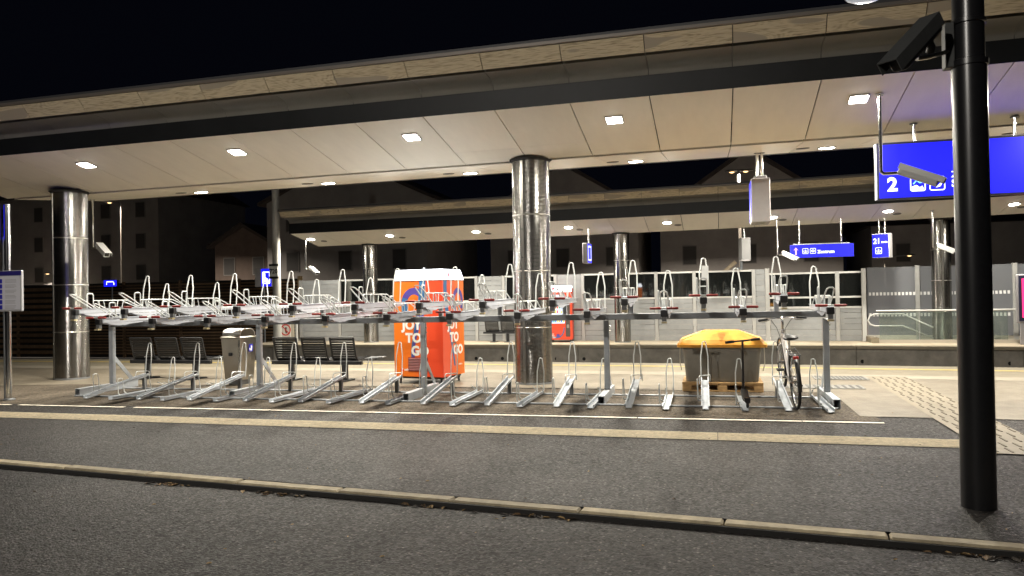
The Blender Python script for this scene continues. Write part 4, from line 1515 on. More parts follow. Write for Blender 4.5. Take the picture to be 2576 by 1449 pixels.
def hung_camera(x, y, ztop, drop, reach, aim, label, mat_h=CCTVW, size=.42, grp=None):
    t = thing('security_camera', label, 'security camera', (x, y, ztop - drop), group=grp)
    part('drop_pipe', MB().tube([(0, 0, drop), (0, 0, .03), (.03, 0, 0), (reach, 0, 0)], .026, 12), CHROME, t, smooth=True)
    part('flange', MB().lathe([(.055, drop - .02), (.055, drop + .0)], 16), CHROME, t)
    h = bpy.data.objects.new('head', None)
    d = Vector(aim).normalized()
    c = Vector((reach, 0, .02)) + d * size * .32
    M = Matrix.Translation(c) @ d.to_track_quat('Y', 'Z').to_matrix().to_4x4()
    s = size
    bpy.data.objects.remove(h)
    hs = part('housing', MB().loft([[M @ Vector((xx * s, yy * s, zz * s)) for xx, zz in ((-.13, -.10), (-.09, -.13), (.09, -.13), (.13, -.10), (.13, .10), (.10, .12), (-.10, .12), (-.13, .10))] for yy in (-.45, .45)]), mat_h, t, bevel=.004)
    part('sun_shield', MB().loft([[M @ Vector((xx * s, yy * s, zz * s)) for xx, zz in ((-.155, .0), (-.145, .0), (-.145, .13), (.145, .13), (.145, .0), (.155, .0), (.155, .145), (-.155, .145))] for yy in (-.48, .58)]), mat_h, hs)
    part('lens_window', MB().loft([[M @ Vector((xx * s, yy * s, zz * s)) for xx, zz in ((-.09, -.09), (.09, -.09), (.09, .09), (-.09, .09))] for yy in (.451, .46)]), BLACK, hs)
    return t


hung_camera(2.23, 11.49, ceil_z(2.23, 11.49), 1.10, .30, (.80, -.30, -.40), 'security camera on a steel drop pipe before the big blue sign', mat_h=mat('grey_housing', (.30, .30, .29), .45), size=.56)
hung_camera(-13.95, 14.78, ceil_z(-13.95, 14.78), 1.13, .20, (.75, -.35, -.45), 'white security camera hanging beside the steel column at the canopy end', size=.52)


def fceil(x, yy):
    return 3.60 + FSL * x + .33 * (12.95 - yy) / 2.05


for x, yy, lab in ((-14.5, 11.9, 'security camera at the end of the far canopy'), (1.9, 12.2, 'security camera beside the blue town centre sign'), (6.15, 12.0, 'security camera before the far column by the stairs')):
    hung_camera(x, yy + FOFF + fbend(x), fceil(x, yy), 1.08, .22, (.72, -.4, -.42), lab, size=.5)

# ------------------------------------------------------------------ hung signs


def hangers(t, xs_, z0, z1, y=0, r=.028):
    for x in xs_:
        part('hanger', MB().cyl((x, y, z0), (x, y, z1), r, r, 12), CHROME, t, smooth=True)
        part('flange', MB().cyl((x, y, z1 - .012), (x, y, z1), r * 2, r * 2, 14), GALVD, t, smooth=True)


def picto_square(parent, x, z, s, d, m_=SIGNWHITE, inner='tray'):
    o = part('pictogram', frame_mb(s, s, s * .16, s * .07), m_, parent, loc=(x, d, z), rot=FACE_CAM)
    if inner == 'tray':
        part('pictogram', ribbon([(-s * .25, s * .1), (-s * .25, -s * .22), (s * .25, -s * .22), (s * .25, s * .1)], s * .09), m_, parent, loc=(x, d - .0005, z), rot=FACE_CAM)
        part('pictogram', MB().add([(-s * .12, s * .08, 0), (s * .12, s * .08, 0), (0, s * .30, 0), (-s * .045, -s * .12, 0), (s * .045, -s * .12, 0), (s * .045, s * .08, 0), (-s * .045, s * .08, 0)], [(0, 1, 2), (3, 4, 5, 6)]), m_, parent, loc=(x, d - .0008, z), rot=FACE_CAM)
    elif inner == 'ring':
        rr = [(.25 * s * math.cos(R_(a)), .2 * s * math.sin(R_(a))) for a in range(0, 361, 20)]
        part('pictogram', ribbon(rr, s * .08), m_, parent, loc=(x, d - .0005, z), rot=FACE_CAM)
        part('pictogram', disc_mb(s * .07, 12), m_, parent, loc=(x, d - .0005, z), rot=FACE_CAM)
    elif inner == 'stairs':
        part('pictogram', MB().add([(-.38 * s, -.38 * s, 0), (.38 * s, -.38 * s, 0), (.30 * s, -.12 * s, 0), (.12 * s, -.22 * s, 0), (-.1 * s, -.05 * s, 0), (-.38 * s, -.16 * s, 0)], [(0, 1, 2, 3, 4, 5)]), m_, parent, loc=(x, d - .0005, z), rot=FACE_CAM)
        part('pictogram', ribbon([(-.3 * s, .02 * s), (-.08 * s, .26 * s), (.12 * s, .1 * s), (.34 * s, .14 * s)], s * .09), SIGNCYAN, parent, loc=(x, d - .0007, z), rot=FACE_CAM)
    elif inner == 'swoosh':
        part('pictogram', MB().add([(-.1 * s, -.3 * s, 0), (.2 * s, -.22 * s, 0), (.34 * s, .05 * s, 0), (.36 * s, .3 * s, 0), (.18 * s, .0 * s, 0)], [(0, 1, 2, 3, 4)]), m_, parent, loc=(x, d - .0005, z), rot=FACE_CAM)
        part('pictogram', MB().add([(.18 * s, .05 * s, 0), (.36 * s, .34 * s, 0), (.40 * s, .1 * s, 0)], [(0, 1, 2)]), SIGNCYAN, parent, loc=(x, d - .0009, z), rot=FACE_CAM)
    return o


bs_x0, bs_x1, bs_z0, bs_z1, bs_y = 2.40, 4.75, 2.90, 3.70, 12.64
bsg = thing('platform_sign', 'large blue lit platform sign numbered two hanging from the near canopy', 'sign', (bs_x0, bs_y, bs_z0))
BWd = bs_x1 - bs_x0
part('case', MB().box(-.02, BWd + .02, -.07, .07, -.025, .83), DKFRAME, bsg, bevel=.01)
fcs = part('face', MB().box(.012, BWd - .01, -.074, -.0705, 0, .795), SIGNBLUE, bsg)
part('edge_strip', MB().box(-.028, -.0205, -.072, .072, -.02, .82), mat('pale_edge', (.5, .55, .6), .4, .3), bsg)
hangers(bsg, (.51, 1.84), .83, ceil_z(2.9, 12.64) - bs_z0)
obj('lettering', text_mesh('2', .28, SIGNWHITE, bold=.010), fcs, (.12, -.0755, .105), FACE_CAM)
picto_square(fcs, .535, .185, .21, -.0755, inner='stairs')
picto_square(fcs, .795, .185, .21, -.0755, inner='swoosh')
obj('lettering', text_mesh('Züg', .125, SIGNWHITE, bold=.003), fcs, (.985, -.0755, .265), FACE_CAM)
obj('lettering', text_mesh('Sa', .15, SIGNWHITE, bold=.005), fcs, (.985, -.0755, .125), FACE_CAM)

hb_ = thing('platform_display', 'grey hanging display box seen edge on at the near canopy rim', 'display', (.83, 15.02, 2.80), rz=R_(0))
part('case', MB().box(-.16, .17, -.30, .42, 0, .80), GREYBOX, hb_, bevel=.01)
part('cap', MB().box(-.10, .12, -.2, .3, .80, .86), GREYBOX, hb_, bevel=.008)
part('underside_vent', MB().box(-.08, .08, -.2, -.08, -.006, 0), GUTTER, hb_)
part('underside_vent', MB().box(-.08, .08, .08, .2, -.006, 0), GUTTER, hb_)
fbl = part('face', MB().box(-.166, -.161, -.28, .40, .04, .76), SIGNBLUE, hb_)
part('pictogram', ribbon([(-.10, .10), (.05, .25), (.0, .42), (.1, .6)], .05), SIGNWHITE, fbl, loc=(-.167, 0, .04), rot=(R_(90), 0, R_(-90)))
hangers(hb_, (-.03, .05), .86, ceil_z(.83, 15.02) - 2.80)

# far platform signs
yy = 12.3 + FOFF
zs_ = thing('direction_sign', 'long blue lit direction sign reading Zentrum with an orange arrow', 'sign', (2.29, 25.5, 2.55), rz=R_(-2.0))
part('case', MB().box(-.01, 1.83, -.05, .05, -.01, .40), DKFRAME, zs_, bevel=.006)
zf = part('face', MB().box(.0, 1.82, -.056, -.0505, 0, .385), SIGNBLUE, zs_)
part('top_rail', MB().box(.08, 1.72, -.04, .04, .40, .425), GALV, zs_)
hangers(zs_, (.28, 1.48), .425, fceil(3, 11.9) - 2.55 - .02)
part('arrow', MB().add([(-.018, -.11, 0), (.018, -.11, 0), (.018, .05, 0), (-.018, .05, 0), (-.075, .03, 0), (0, .12, 0), (.075, .03, 0), (0, .075, 0)], [(0, 1, 2, 3), (4, 7, 5), (7, 6, 5)]), SIGNORANGE, zf, loc=(.165, -.058, .19), rot=FACE_CAM)
picto_square(zf, .44, .195, .17, -.058, inner='tray')
picto_square(zf, .66, .195, .17, -.058, inner='ring')
obj('lettering', text_mesh('Zentrum', .135, SIGNWHITE, bold=.004), zf, (.79, -.058, .12), FACE_CAM)

s21 = thing('platform_sign', 'blue lit platform sign numbered twenty one on the far platform', 'sign', (4.72, 25.75, 2.50), rz=R_(-36))
part('case', MB().box(0, .52, -.05, .16, -.02, .72), GREYBOX, s21, bevel=.008)
f21 = part('face', MB().box(.012, .50, -.056, -.0505, 0, .70), SIGNBLUE, s21)
hangers(s21, (.20, .38), .72, fceil(5, 11.9) - 2.50 - .05)
obj('lettering', text_mesh('21', .22, SIGNWHITE, bold=.006), f21, (.04, -.058, .42), FACE_CAM)
for i_, w_ in enumerate((.045, .035, .05, .03)):
    part('small_print', MB().box(0, w_, -.001, 0, 0, .05 - .01 * (i_ % 2)), SIGNWHITE, f21, loc=(.285 + i_ * .052, -.057, .43))
picto_square(f21, .20, .20, .2, -.058, inner='tray')

sm = thing('platform_sign', 'small blue lit sign edge on hanging from the far canopy', 'sign', (-4.05, 25.4, 2.55), rz=R_(86))
part('case', MB().box(-.3, .3, -.03, .14, 0, .66), GREYBOX, sm, bevel=.008)
fsm = part('face', MB().box(-.28, .28, -.036, -.0305, .02, .64), SIGNBLUE, sm)
part('pictogram', frame_mb(.42, .5, .05, .05), SIGNWHITE, fsm, loc=(0, -.038, .33), rot=FACE_CAM)
hangers(sm, (0,), .66, fceil(-4, 11.9) - 2.55 - .02)
sm2 = thing('platform_display', 'small grey hanging display box on the far platform edge on', 'display', (.95, 26.3, 2.55), rz=R_(8))
part('case', MB().box(-.14, .14, -.3, .3, 0, .72), mat('mid_grey_box', (.17, .17, .17), .5), sm2, bevel=.008)
part('lower_flap', MB().box(-.15, .12, -.32, .2, -.03, -.001), GREYBOX, sm2)
hangers(sm2, (0,), .72, fceil(1, 12.6) - 2.55 - .02)

# ------------------------------------------------------------------ noise barrier behind the far platform
BY = 27.35


def by(x):
    return BY + fbend(x)


nbar = thing('noise_barrier', 'grey aluminium noise barrier with dark glass band behind the far platform', 'barrier', (0, 0, 0))


def bpanel(nm, x0, x1, z0, z1, m_, th=.06, dy=0, parent=nbar, **kw):
    y0, y1 = by(x0) + dy, by(x1) + dy
    return part(nm, MB().loft([[Vector((x0, y0, z0)), Vector((x0, y0 + th, z0)), Vector((x0, y0 + th, z1)), Vector((x0, y0, z1))], [Vector((x1, y1, z0)), Vector((x1, y1 + th, z0)), Vector((x1, y1 + th, z1)), Vector((x1, y1, z1))]]), m_, parent, **kw)


def alu(x0, x1, z0, z1):
    h = .185
    z = z0
    while z < z1 - .02:
        bpanel('alu_plank', x0 + .01, x1 - .01, z + .006, min(z + h, z1) - .006, ALU)
        z += h


posts = [-15.9, -14.2, -11.4, -8.6, -7.55, -5.6, -4.6, -2.0, -.7, 1.25]
full = {(-15.9, -14.2), (-8.6, -7.55), (-5.6, -4.6)}
for a, b in zip(posts[:-1], posts[1:]):
    if (a, b) in full:
        alu(a + .06, b - .06, FZ, 2.25)
    else:
        alu(a + .06, b - .06, FZ, 1.31)
        bpanel('mid_rail', a + .06, b - .06, 1.312, 1.37, RAILP, .09, -.012)
        bpanel('glass_pane', a + .06, b - .06, 1.372, 2.19, GLDARK, .02, .02)
        bpanel('top_rail', a + .06, b - .06, 2.192, 2.25, RAILP, .09, -.012)
for p in posts:
    bpanel('post', p - .055, p + .055, FZ, 2.26, ALUP, .12, -.03)
alu(1.3, 1.62, FZ, 2.28)
bpanel('post', 1.62, 1.75, FZ, 2.28, ALUP, .14, -.04)
for a, b in ((1.76, 3.78), (3.90, 4.55)):
    alu(a, b, FZ, .93)
    bpanel('mid_rail', a, b, .932, .99, RAILP, .09, -.012)
    bpanel('glass_pane', a, b, .992, 1.26, GLDARK, .02, .02)
    bpanel('mid_rail', a, b, 1.262, 1.32, RAILP, .09, -.012)
    bpanel('glass_pane', a, b, 1.322, 2.06, GLDARK, .02, .02)
    bpanel('top_rail', a, b, 2.062, 2.12, RAILP, .09, -.012)
bpanel('post', 3.78, 3.90, FZ, 2.13, ALUP, .12, -.03)
bpanel('post', 4.56, 4.68, FZ, 2.2, RAILP, .16, -.05)

gscr = thing('glass_screen', 'tall frosted glass screen with rows of white squares by the stairs', 'glass screen', (0, 0, 0))
gx = [4.70, 6.15, 7.55, 8.75, 10.1, 11.5]
sq = MB().box(-.032, .032, -.003, .003, -.05, .05).mesh('white_square', mat('white_square_film', (.78, .78, .78), .6))
for a, b in zip(gx[:-1], gx[1:]):
    g_ = bpanel('glass_pane', a + .02, b - .02, FZ + .2, 2.22, GLFROST, .02, .0, gscr)
    bpanel('bottom_rail', a, b, FZ, FZ + .19, mat('pale_base', (.5, .48, .42), .6), .1, -.04, gscr)
    x = a + .10
    while x < b - .08:
        for z in (1.37, .70):
            obj('white_square', sq, g_, (x, by(x) - .006, z))
        x += .105
for x in gx[1:]:
    bpanel('post', x - .06, x + .06, FZ, 2.25, ALUP, .08, -.05, gscr)
rp_ = part('poster', MB().box(5.45, 5.95, by(5.7) + .42, by(5.7) + .45, .75, 1.35), mat('red_poster', (.50, .03, .06), .5), None)
tag(rp_, 'red poster showing through the frosted glass screen', 'poster')

# stair balustrade
bal = thing('stair_balustrade', 'glass stair balustrade with steel handrails on the far platform', 'balustrade', (0, 0, 0))
yb_ = 25.9
part('base_plinth', MB().box(4.86, 8.9, yb_ - .03, yb_ + .03, FZ, FZ + .10), mat('plinth_beige', (.42, .38, .32), .6), bal)
for a, b in ((4.88, 6.0), (6.02, 7.2), (7.22, 8.4)):
    part('glass_pane', MB().box(a, b - .01, yb_ - .008, yb_ + .008, FZ + .10, .82), GLCLEAR, bal)
part('handrail', MB().tube([(4.80, yb_, .85), (8.9, yb_, .85)], .028, 10), RAILP, bal, smooth=True)
for dy, x0 in ((.35, 4.62), (1.15, 5.25)):
    part('handrail', MB().tube([(6.5, yb_ + dy, .05 - .0), (5.9, yb_ + dy, .40)] if False else [(8.3, yb_ + dy, -.62), (x0 + 1.0, yb_ + dy, .74), (x0 + .2, yb_ + dy, .74), (x0 + .06, yb_ + dy, .68), (x0, yb_ + dy, .55), (x0 + .06, yb_ + dy, .43), (x0 + .2, yb_ + dy, .37), (x0 + 1.0, yb_ + dy, .37), (7.8, yb_ + dy, -.62)], .024, 8), RAILP, bal, smooth=True)
part('kerb_block', MB().box(4.65, 4.86, yb_ - .05, yb_ + 1.3, FZ, FZ + .16), CREAMC, bal)

# info display at the right edge
inf = thing('advert_display', 'upright display with a glowing pink screen on the far platform', 'display', (8.56, 25.15, FZ), rz=R_(-12))
part('case', MB().box(-.18, .62, -.08, .08, .62, 2.02), mat('case_silver', (.34, .33, .35), .4, .5), inf, bevel=.02)
part('frame', MB().box(-.12, .58, -.088, -.081, .68, 1.98), DKFRAME, inf)
part('screen', MB().box(-.04, .52, -.094, -.0885, .78, 1.90), emit('pink_screen', (1.0, .03, .16), 1.6), inf)
part('pedestal', MB().box(-.10, .54, -.07, .07, 0, .62), mat('case_silver', (.34, .33, .35), .4, .5), inf, bevel=.01)

cp = thing('security_camera', 'bronze camera on a grey post behind the noise barrier', 'security camera', (.93, 29.0, -1.05))
part('post', MB().cyl((0, 0, 0), (0, 0, 4.1), .06, .05, 12), GALV, cp, smooth=True)
part('arm', MB().tube([(0, 0, 3.42), (-.28, -.1, 3.42)], .025, 8), GALV, cp, smooth=True)
_Mc = Matrix.Translation((-.42, -.12, 3.45)) @ Matrix.Rotation(R_(48), 4, 'Y')
part('housing', MB().box(-.07, .07, -.08, .08, -.30, .30, _Mc), mat('bronze_housing', (.45, .36, .25), .35, .5), cp, bevel=.01)

# ------------------------------------------------------------------ far vending machine (front seen)
fv = thing('vending_machine', 'red vending machine with lit product window on the far platform', 'vending machine', (-5.62, 26.28 + fbend(-5.6), FZ), rz=R_(6))
part('body', MB().box(0, .80, .02, .72, .10, 1.88), mat('red_machine_paint', (.55, .035, .015), .4), fv, bevel=.01)
part('front_skin', MB().box(.0, .80, .0, .018, .10, 1.74), mat('red_front_print', (.70, .06, .02), .35), fv)
part('header', MB().box(.01, .79, -.02, .3, 1.76, 1.98), HEADLIT, fv, bevel=.02)
obj('lettering', text_mesh('selecta', .12, LOGOT, bold=.001), fv, (.26, -.0215, 1.83), FACE_CAM)
obj('logo_print', disc_mb(.06, 16).mesh('logo', LOGOR), fv, (.16, -.0215, 1.87), FACE_CAM)
win = part('window', MB().box(.06, .54, -.006, -.001, .66, 1.66), emit('window_glow', (.75, .88, 1.0), .9), fv)
cols_ = [(1, .85, .1), (.9, .15, .05), (.1, .25, .8), (.95, .95, .95), (.95, .5, .08), (.1, .5, .25), (.2, .6, .9), (.8, .08, .2)]
cms = [emit('snack_pack_%d' % i, c, .75) for i, c in enumerate(cols_)]
for r in range(6):
    zb = .70 + r * .16
    part('shelf', MB().box(.06, .54, -.014, -.0065, zb - .02, zb - .006), emit('shelf_lit', (.9, .95, 1), 1.1), win)
    for c in range(7):
        x = .075 + c * .066
        h = random.uniform(.07, .115)
        part('snack_pack', MB().box(x, x + .048, -.022, -.0065, zb - .005, zb - .005 + h), cms[(r * 3 + c * 5 + random.randint(0, 2)) % 8], win, bevel=.003)
part('control_panel', MB().box(.57, .73, -.008, -.001, .20, 1.60), mat('panel_bronze', (.10, .085, .075), .35, .5), fv)
part('coin_slot', MB().box(.61, .69, -.014, -.0085, .50, .62), STEEL, fv)
part('delivery_flap', MB().box(.06, .52, -.008, -.001, .30, .42), mat('red_flap', (.62, .07, .04), .3), fv)
obj('ribbon_print', ribbon(bez((.10, .20), (.35, .12), (.50, .22), (.52, .52), 14), .04).mesh('r', RIB2), fv, (0, -.0095, 0), FACE_CAM)
obj('logo_print', disc_mb(.06, 18).mesh('l', RIB1), fv, (.30, -.0105, .235), FACE_CAM)
for i, w in enumerate(('JOY', 'TO', 'GO')):
    obj('lettering', text_mesh(w, .065, WPRINT, bold=.002), fv, (.05 + i * .03, -.0105, .27 - i * .06), FACE_CAM)
for x in (.06, .74):
    part('leg', MB().box(x - .03, x + .03, .05, .68, 0, .10), BLACK, fv)

# ------------------------------------------------------------------ slatted fence and signs at the far left
fen = thing('slat_fence', 'brown horizontal slat fence beyond the tracks beside the noise barrier', 'fence', (0, 0, 0))
FXS = [-62 + i * 3.0 for i in range(15)] + [-17.1]
FYF = 29.2
for a, b in zip(FXS[:-1], FXS[1:]):
    part('fence_post', MB().box(a - .05, a + .05, FYF + .05, FYF + .15, -1.0, 2.45), FENCEW, fen)
    n_sl = 24 if a > -30 else 12
    hh = 3.2 / n_sl
    me = MB().box(-(b - a) / 2 + .01, (b - a) / 2 - .01, 0, .04, .01, hh * .62).mesh('slat', FENCEW)
    for k in range(n_sl):
        obj('slat', me, fen, ((a + b) / 2, FYF, -.85 + k * hh))
part('backing', MB().box(-62, -17.05, FYF + .2, FYF + .24, -1.0, 2.40), mat('fence_backing', (.02, .017, .014), .9), fen)
part('fence_post', MB().box(-17.1, -16.95, FYF - .02, FYF + .13, -1.0, 2.5), mat('tan_post', (.34, .24, .12), .7), fen)

mast = thing('catenary_mast', 'pale grey catenary mast with a number plate beyond the tracks', 'mast', (-15.25, 24.6, -1.0), rz=.0)
part('shaft', MB().tube([(0, 0, 0), (0, 0, 9.5)], [.155, .12], 16), mat('mast_grey', (.46, .45, .41), .6, .1, var=.1, scale=3), mast, smooth=True)
npl = part('number_plate', MB().box(-.17, .17, -.20, -.17, 3.35, 3.72), mat('plate_white', (.72, .72, .70), .5), mast)
part('plate_band', MB().box(-.18, .18, -.205, -.165, 3.72, 3.80), BLACK, npl)
part('plate_band', MB().box(-.18, .18, -.205, -.165, 3.27, 3.35), BLACK, npl)
obj('lettering', text_mesh('720', .22, BLACK, bold=.006, align='CENTER'), npl, (0, -.2065, 3.46), FACE_CAM)
arm_ = MB()
arm_.tube([(0, 0, 7.2), (-2.2, -3.0, 7.55)], .035, 8)
arm_.tube([(0, 0, 8.4), (-1.6, -2.2, 7.5)], .025, 8)
arm_.tube([(-1.4, -1.9, 7.4), (-2.4, -3.1, 6.6)], .022, 8)
part('cantilever', arm_, GALVD, mast, smooth=True)
wires = [((-60, 20.3, 6.5), (40, 18.9, 6.5)), ((-60, 20.3, 7.8), (40, 18.9, 7.6)), ((-60, 23.0, 6.5), (40, 21.6, 6.5)), ((-60, 23.0, 7.8), (40, 21.6, 7.6)), ((-70, 33.0, 9.2), (45, 31.0, 9.0))]
for (a, b), wl in zip(wires, ('contact wire over the track next to the rack platform', 'carrier wire over the track next to the rack platform', 'contact wire over the track next to the far platform', 'carrier wire over the track next to the far platform', 'feeder wire behind the far noise barrier')):
    pts = [Vector(a).lerp(Vector(b), i / 20) - Vector((0, 0, .25 * math.sin(math.pi * ((i % 10) / 10)))) for i in range(21)]
    w = part('overhead_wire', MB().tube(pts, .007, 5), mat('copper_wire', (.16, .14, .12), .4, .8), None)
    tag(w, 'thin ' + wl, 'wire', 'overhead wires')

ls = thing('lit_sign', 'blue lit sign with white pictogram beside the catenary mast', 'sign', (-17.85, 27.9, 2.05))
part('case', MB().box(-.42, .34, -.06, .1, 0, .75), GREYBOX, ls, bevel=.008)
lf = part('face', MB().box(-.12, .34, -.066, -.0605, .02, .73), SIGNBLUE, ls)
part('pictogram', frame_mb(.36, .5, .05, .045), SIGNWHITE, lf, loc=(.11, -.068, .37), rot=FACE_CAM)
part('pictogram', MB().add([(-.12, -.18, 0), (.12, -.18, 0), (.08, -.05, 0), (-.04, .02, 0), (-.04, .18, 0), (-.12, .18, 0)], [(0, 1, 2, 3, 4, 5)]), SIGNWHITE, lf, loc=(.11, -.07, .37), rot=FACE_CAM)
part('sign_post', MB().cyl((-.1, .1, -3.1), (-.1, .1, 0), .04, .04, 10), GALVD, ls)
ls2 = thing('lit_sign', 'small blue lit sign glowing in the dark beyond the tracks', 'sign', (-25.5, 28.0, 2.2))
part('case', MB().box(-.35, .35, -.05, .05, 0, .30), DKFRAME, ls2, bevel=.01)
l2 = part('face', MB().box(-.33, .33, -.056, -.0505, .015, .285), SIGNBLUE, ls2)
part('pictogram', ribbon([(-.18, -.06), (-.18, .07), (.16, .07), (.2, .0), (.2, -.07)], .04), SIGNWHITE, l2, loc=(0, -.058, .15), rot=FACE_CAM)
part('sign_post', MB().cyl((0, .06, -3.25), (0, .06, .1), .03, .03, 10), GALVD, ls2)

pr = thing('prohibition_sign', 'round red bordered no entry for walkers sign on a pale panel', 'sign', (-16.15, 26.6, FZ))
part('panel', MB().box(-.32, .36, .02, .06, .05, 1.02), mat('pale_panel', (.48, .44, .36), .6), pr)
part('plate', MB().box(-.19, .23, -.006, .018, .12, .84), mat('sign_white_sheet', (.70, .68, .64), .5), pr)
part('ring', ribbon([(.20 * math.cos(R_(a)), .20 * math.sin(R_(a))) for a in range(0, 361, 15)], .045), mat('red_ring', (.62, .03, .02), .45), pr, loc=(.02, -.008, 0.48), rot=FACE_CAM)
part('ring', ribbon([(-.14, .14), (.14, -.14)], .035), mat('red_ring', (.62, .03, .02), .45), pr, loc=(.02, -.010, 0.48), rot=FACE_CAM)
part('pictogram', ribbon([(.03, -.13), (.0, -.02), (.02, .10)], .06), BLACK, pr, loc=(.02, -.0085, 0.48), rot=FACE_CAM)
part('post', MB().cyl((.02, .09, 0), (.02, .09, 1.1), .03, .03, 10), GALV, pr)
for x in (-.45, .45):
    part('gate_post', MB().box(x - .035, x + .035, .05, .12, 0, 1.6), RAILP, pr)

# ------------------------------------------------------------------ street lamps far behind, and an added unseen one on our side


def street_lamp(x, y, zg, h, label, energy, heads=1, col=(1.0, .70, .40), arm=1.2, dirx=1, spread=150, lens=14, tilt=0):
    t = thing('street_lamp', label, 'street lamp', (x, y, zg))
    part('pole', MB().tube([(0, 0, 0), (0, 0, h - .2)], [.09, .05], 12), mat('lamp_pole_grey', (.30, .28, .24), .6, .3), t, smooth=True)
    for k in range(heads):
        s = dirx if k == 0 else -dirx
        part('arm', MB().tube([(0, 0, h - .25), (s * arm * .3, 0, h - .02), (s * arm, 0, h)], .035, 8), GALVD, t, smooth=True)
        hd_ = part('head', MB().loft([[Vector((s * (arm + dx), w * math.cos(a), h + .05 + hh * math.sin(a))) for a in [2 * math.pi * i / 12 for i in range(12)]] for dx, w, hh in ((-.1, .06, .04), (.1, .16, .07), (.45, .16, .07), (.65, .06, .03))]), CCTVD, t, smooth=True)
        part('lens', MB().lathe([(.14, -.022), (.10, -.06), (.03, -.075)], 18, (s * (arm + .27), 0, h)), emit('sodium_lens_%d' % int(col[2] * 100), (1.0, .60, .26) if lens > 3 else col, 2.4), hd_, smooth=True)
        ld = area_light(t, 0, energy, tuple(.45 * c + .55 for c in col), size=.3, spread=spread)
        ld.location = (s * (arm + .27), 0, h - .09)
        ld.rotation_euler = (tilt, 0, 0)
    return t


street_lamp(-39.6, 44.5, -1.05, 9.5, 'street lamp glowing orange behind the steel column at the left', 3600, dirx=-1, arm=.7)
street_lamp(-60.5, 60, -1.05, 5.4, 'low street lamp glowing far behind the timetable post', 2500, dirx=-1, arm=1.2)
street_lamp(11.7, 60, -1.05, 4.9, 'low street lamp glowing beyond the glass screen', 700, dirx=1, arm=1.4)
street_lamp(1.4, 45, -1.05, 9.3, 'double headed street lamp glowing above the far canopy', 3600, heads=2, arm=.10)
ADDED_LAMP_COL = (1.0, .86, .66)
street_lamp(-7.0, -6.0, -.045, 8.0, 'added unseen street lamp behind the viewer lighting the foreground', 1050, col=ADDED_LAMP_COL, arm=1.5, dirx=1, spread=170, tilt=R_(50))  # lamp added out of view to brighten the foreground and wooden canopy edge

# ------------------------------------------------------------------ dark buildings
WALLD = mat('dim_render_wall', (.36, .345, .325), .85, var=.15, scale=.6)
WALLB = mat('dim_brick_wall', (.15, .115, .095), .85, var=.2, scale=1.0)
ROOFD = mat('dim_roof_tiles', (.06, .05, .045), .8)
WIND = mat('dark_window', (.10, .098, .095), .6, spec=.1)
WFR = mat('window_frame_dim', (.24, .23, .215), .6)


def building(x0, x1, y0, depth, h, ridge, label, wall, cols, rows, name='building', gable_front=True):
    t = thing(name, label, 'building', ((x0 + x1) / 2, y0, -1.05))
    w = (x1 - x0) / 2
    if gable_front:
        part('wall', MB().prism([(-w, 0), (w, 0), (w, h), (0, ridge), (-w, h)], 0, depth, 'y'), wall, t)
        part('roof', MB().prism([(-w - .5, h - .35), (0, ridge + .05), (w + .5, h - .35), (w + .5, h - .1), (0, ridge + .35), (-w - .5, h - .1)], -.5, depth + .3, 'y'), ROOFD, t)
    else:
        part('wall', MB().box(-w, w, 0, depth, 0, h), wall, t)
        part('roof', MB().prism([(-.5, h + .01), (depth + .5, h + .01), (depth / 2, ridge)], -w - .4, w + .4, 'x'), ROOFD, t)
    for r in range(rows):
        for c in range(cols):
            x = -w + (c + .5) * 2 * w / cols
            z = 1.6 + r * 3.0
            wd = part('window', MB().box(x - .55, x + .55, -.06, -.002, z, z + 1.5), WFR, t)
            part('pane', MB().box(x - .48, x + .48, -.075, -.061, z + .07, z + 1.43), WIND, wd)
    return t


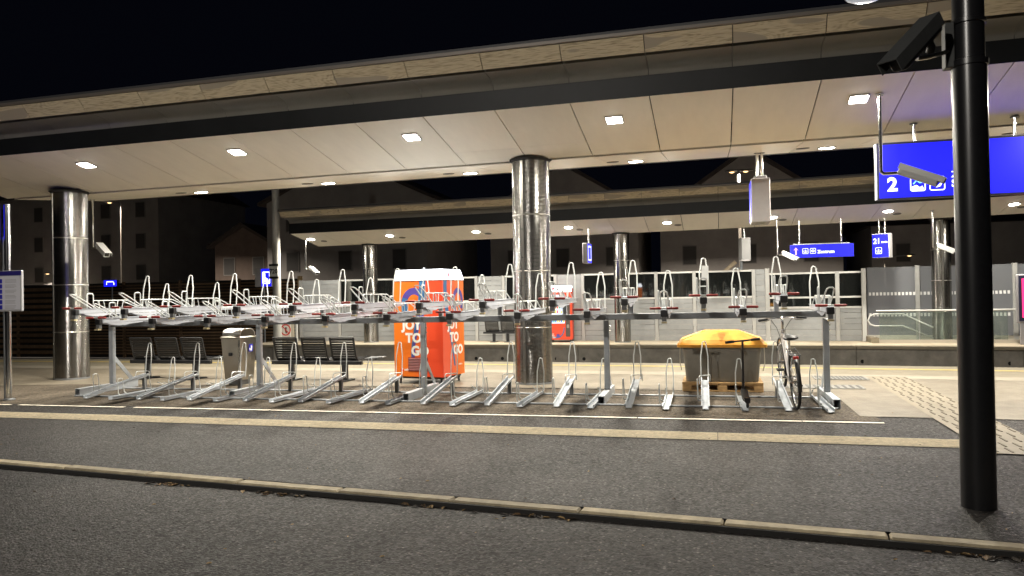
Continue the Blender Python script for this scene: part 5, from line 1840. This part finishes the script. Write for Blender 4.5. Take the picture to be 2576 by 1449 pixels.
building(-75, -51, 62, 14, 13, 15, 'tall dark apartment block behind the timetable post', WALLD, 6, 4, gable_front=False)
building(-33, -20, 52, 12, 10, 12.8, 'dark house with gable roof behind the rack', WALLD, 3, 3)
building(-40.5, -35, 56, 8, 7.2, 8.6, 'small dim brick house beside the gabled house', WALLB, 2, 2)
building(-17, -5.5, 58, 12, 9, 12.5, 'dark gabled house behind the far vending machine', WALLD, 3, 3)
building(-4.0, 9.0, 60, 12, 8.6, 13.0, 'wide dark house with low gable behind the far canopy', WALLD, 3, 2)
building(12, 30, 66, 12, 7.5, 10, 'low dark house beyond the glass screen', WALLD, 4, 2, gable_front=False)

# ------------------------------------------------------------------ fallen leaves and grit
mbL = MB()
LV = [mat('dry_leaf_brown', (.10, .055, .02), .8), mat('dry_leaf_tan', (.30, .20, .09), .8), mat('dark_leaf', (.025, .018, .012), .8)]


def leaf(x, y, z, s):
    a = random.uniform(0, 6.28)
    t = random.uniform(-.5, .5)
    ca, sa = math.cos(a), math.sin(a)
    pts = [(-1, 0, 0), (-.3, .42, .25), (.5, .36, .3), (1, 0, .08), (.5, -.36, .28), (-.3, -.42, .22)]
    mbL.m = random.choice((0, 1, 1, 2, 2))
    mbL.add([(x + s * (p[0] * ca - p[1] * sa), y + s * (p[0] * sa + p[1] * ca), z + .002 + s * max(0, p[2] + t * p[1] * .4)) for p in pts], [(0, 1, 2, 3), (0, 3, 4, 5)])


for i in range(260):
    x = random.uniform(-9, 4)
    y = random.uniform(3.0, 9.3)
    z = 0.0 if y > kerb_y(x) + .16 else -.045
    if kerb_y(x) - .03 < y < kerb_y(x) + .17:
        continue
    leaf(x, y, z, random.uniform(.006, .020))
for i in range(110):
    cx_ = random.choice((-3.55, -3.3, -2.2, -1.3, -4.6, 1.45, 1.55, 1.7))
    x = cx_ + random.gauss(0, .14)
    leaf(x, kerb_y(x) - .03 - abs(random.gauss(0, .035)), -.045, random.uniform(.016, .045))
for i in range(60):
    x = random.uniform(-10, 2)
    leaf(x, 8.29 - .008 * (x + 3) + random.gauss(0, .04), .010, random.uniform(.006, .016))
for i in range(160):
    x = random.uniform(-10.5, 2.2)
    leaf(x, random.uniform(9.7, 11.8), .009, random.uniform(.006, .018))
lo = part('fallen_leaves', mbL, LV)
tag(lo, 'dry fallen leaves scattered on the asphalt and along the kerb', 'leaves', kind='stuff')
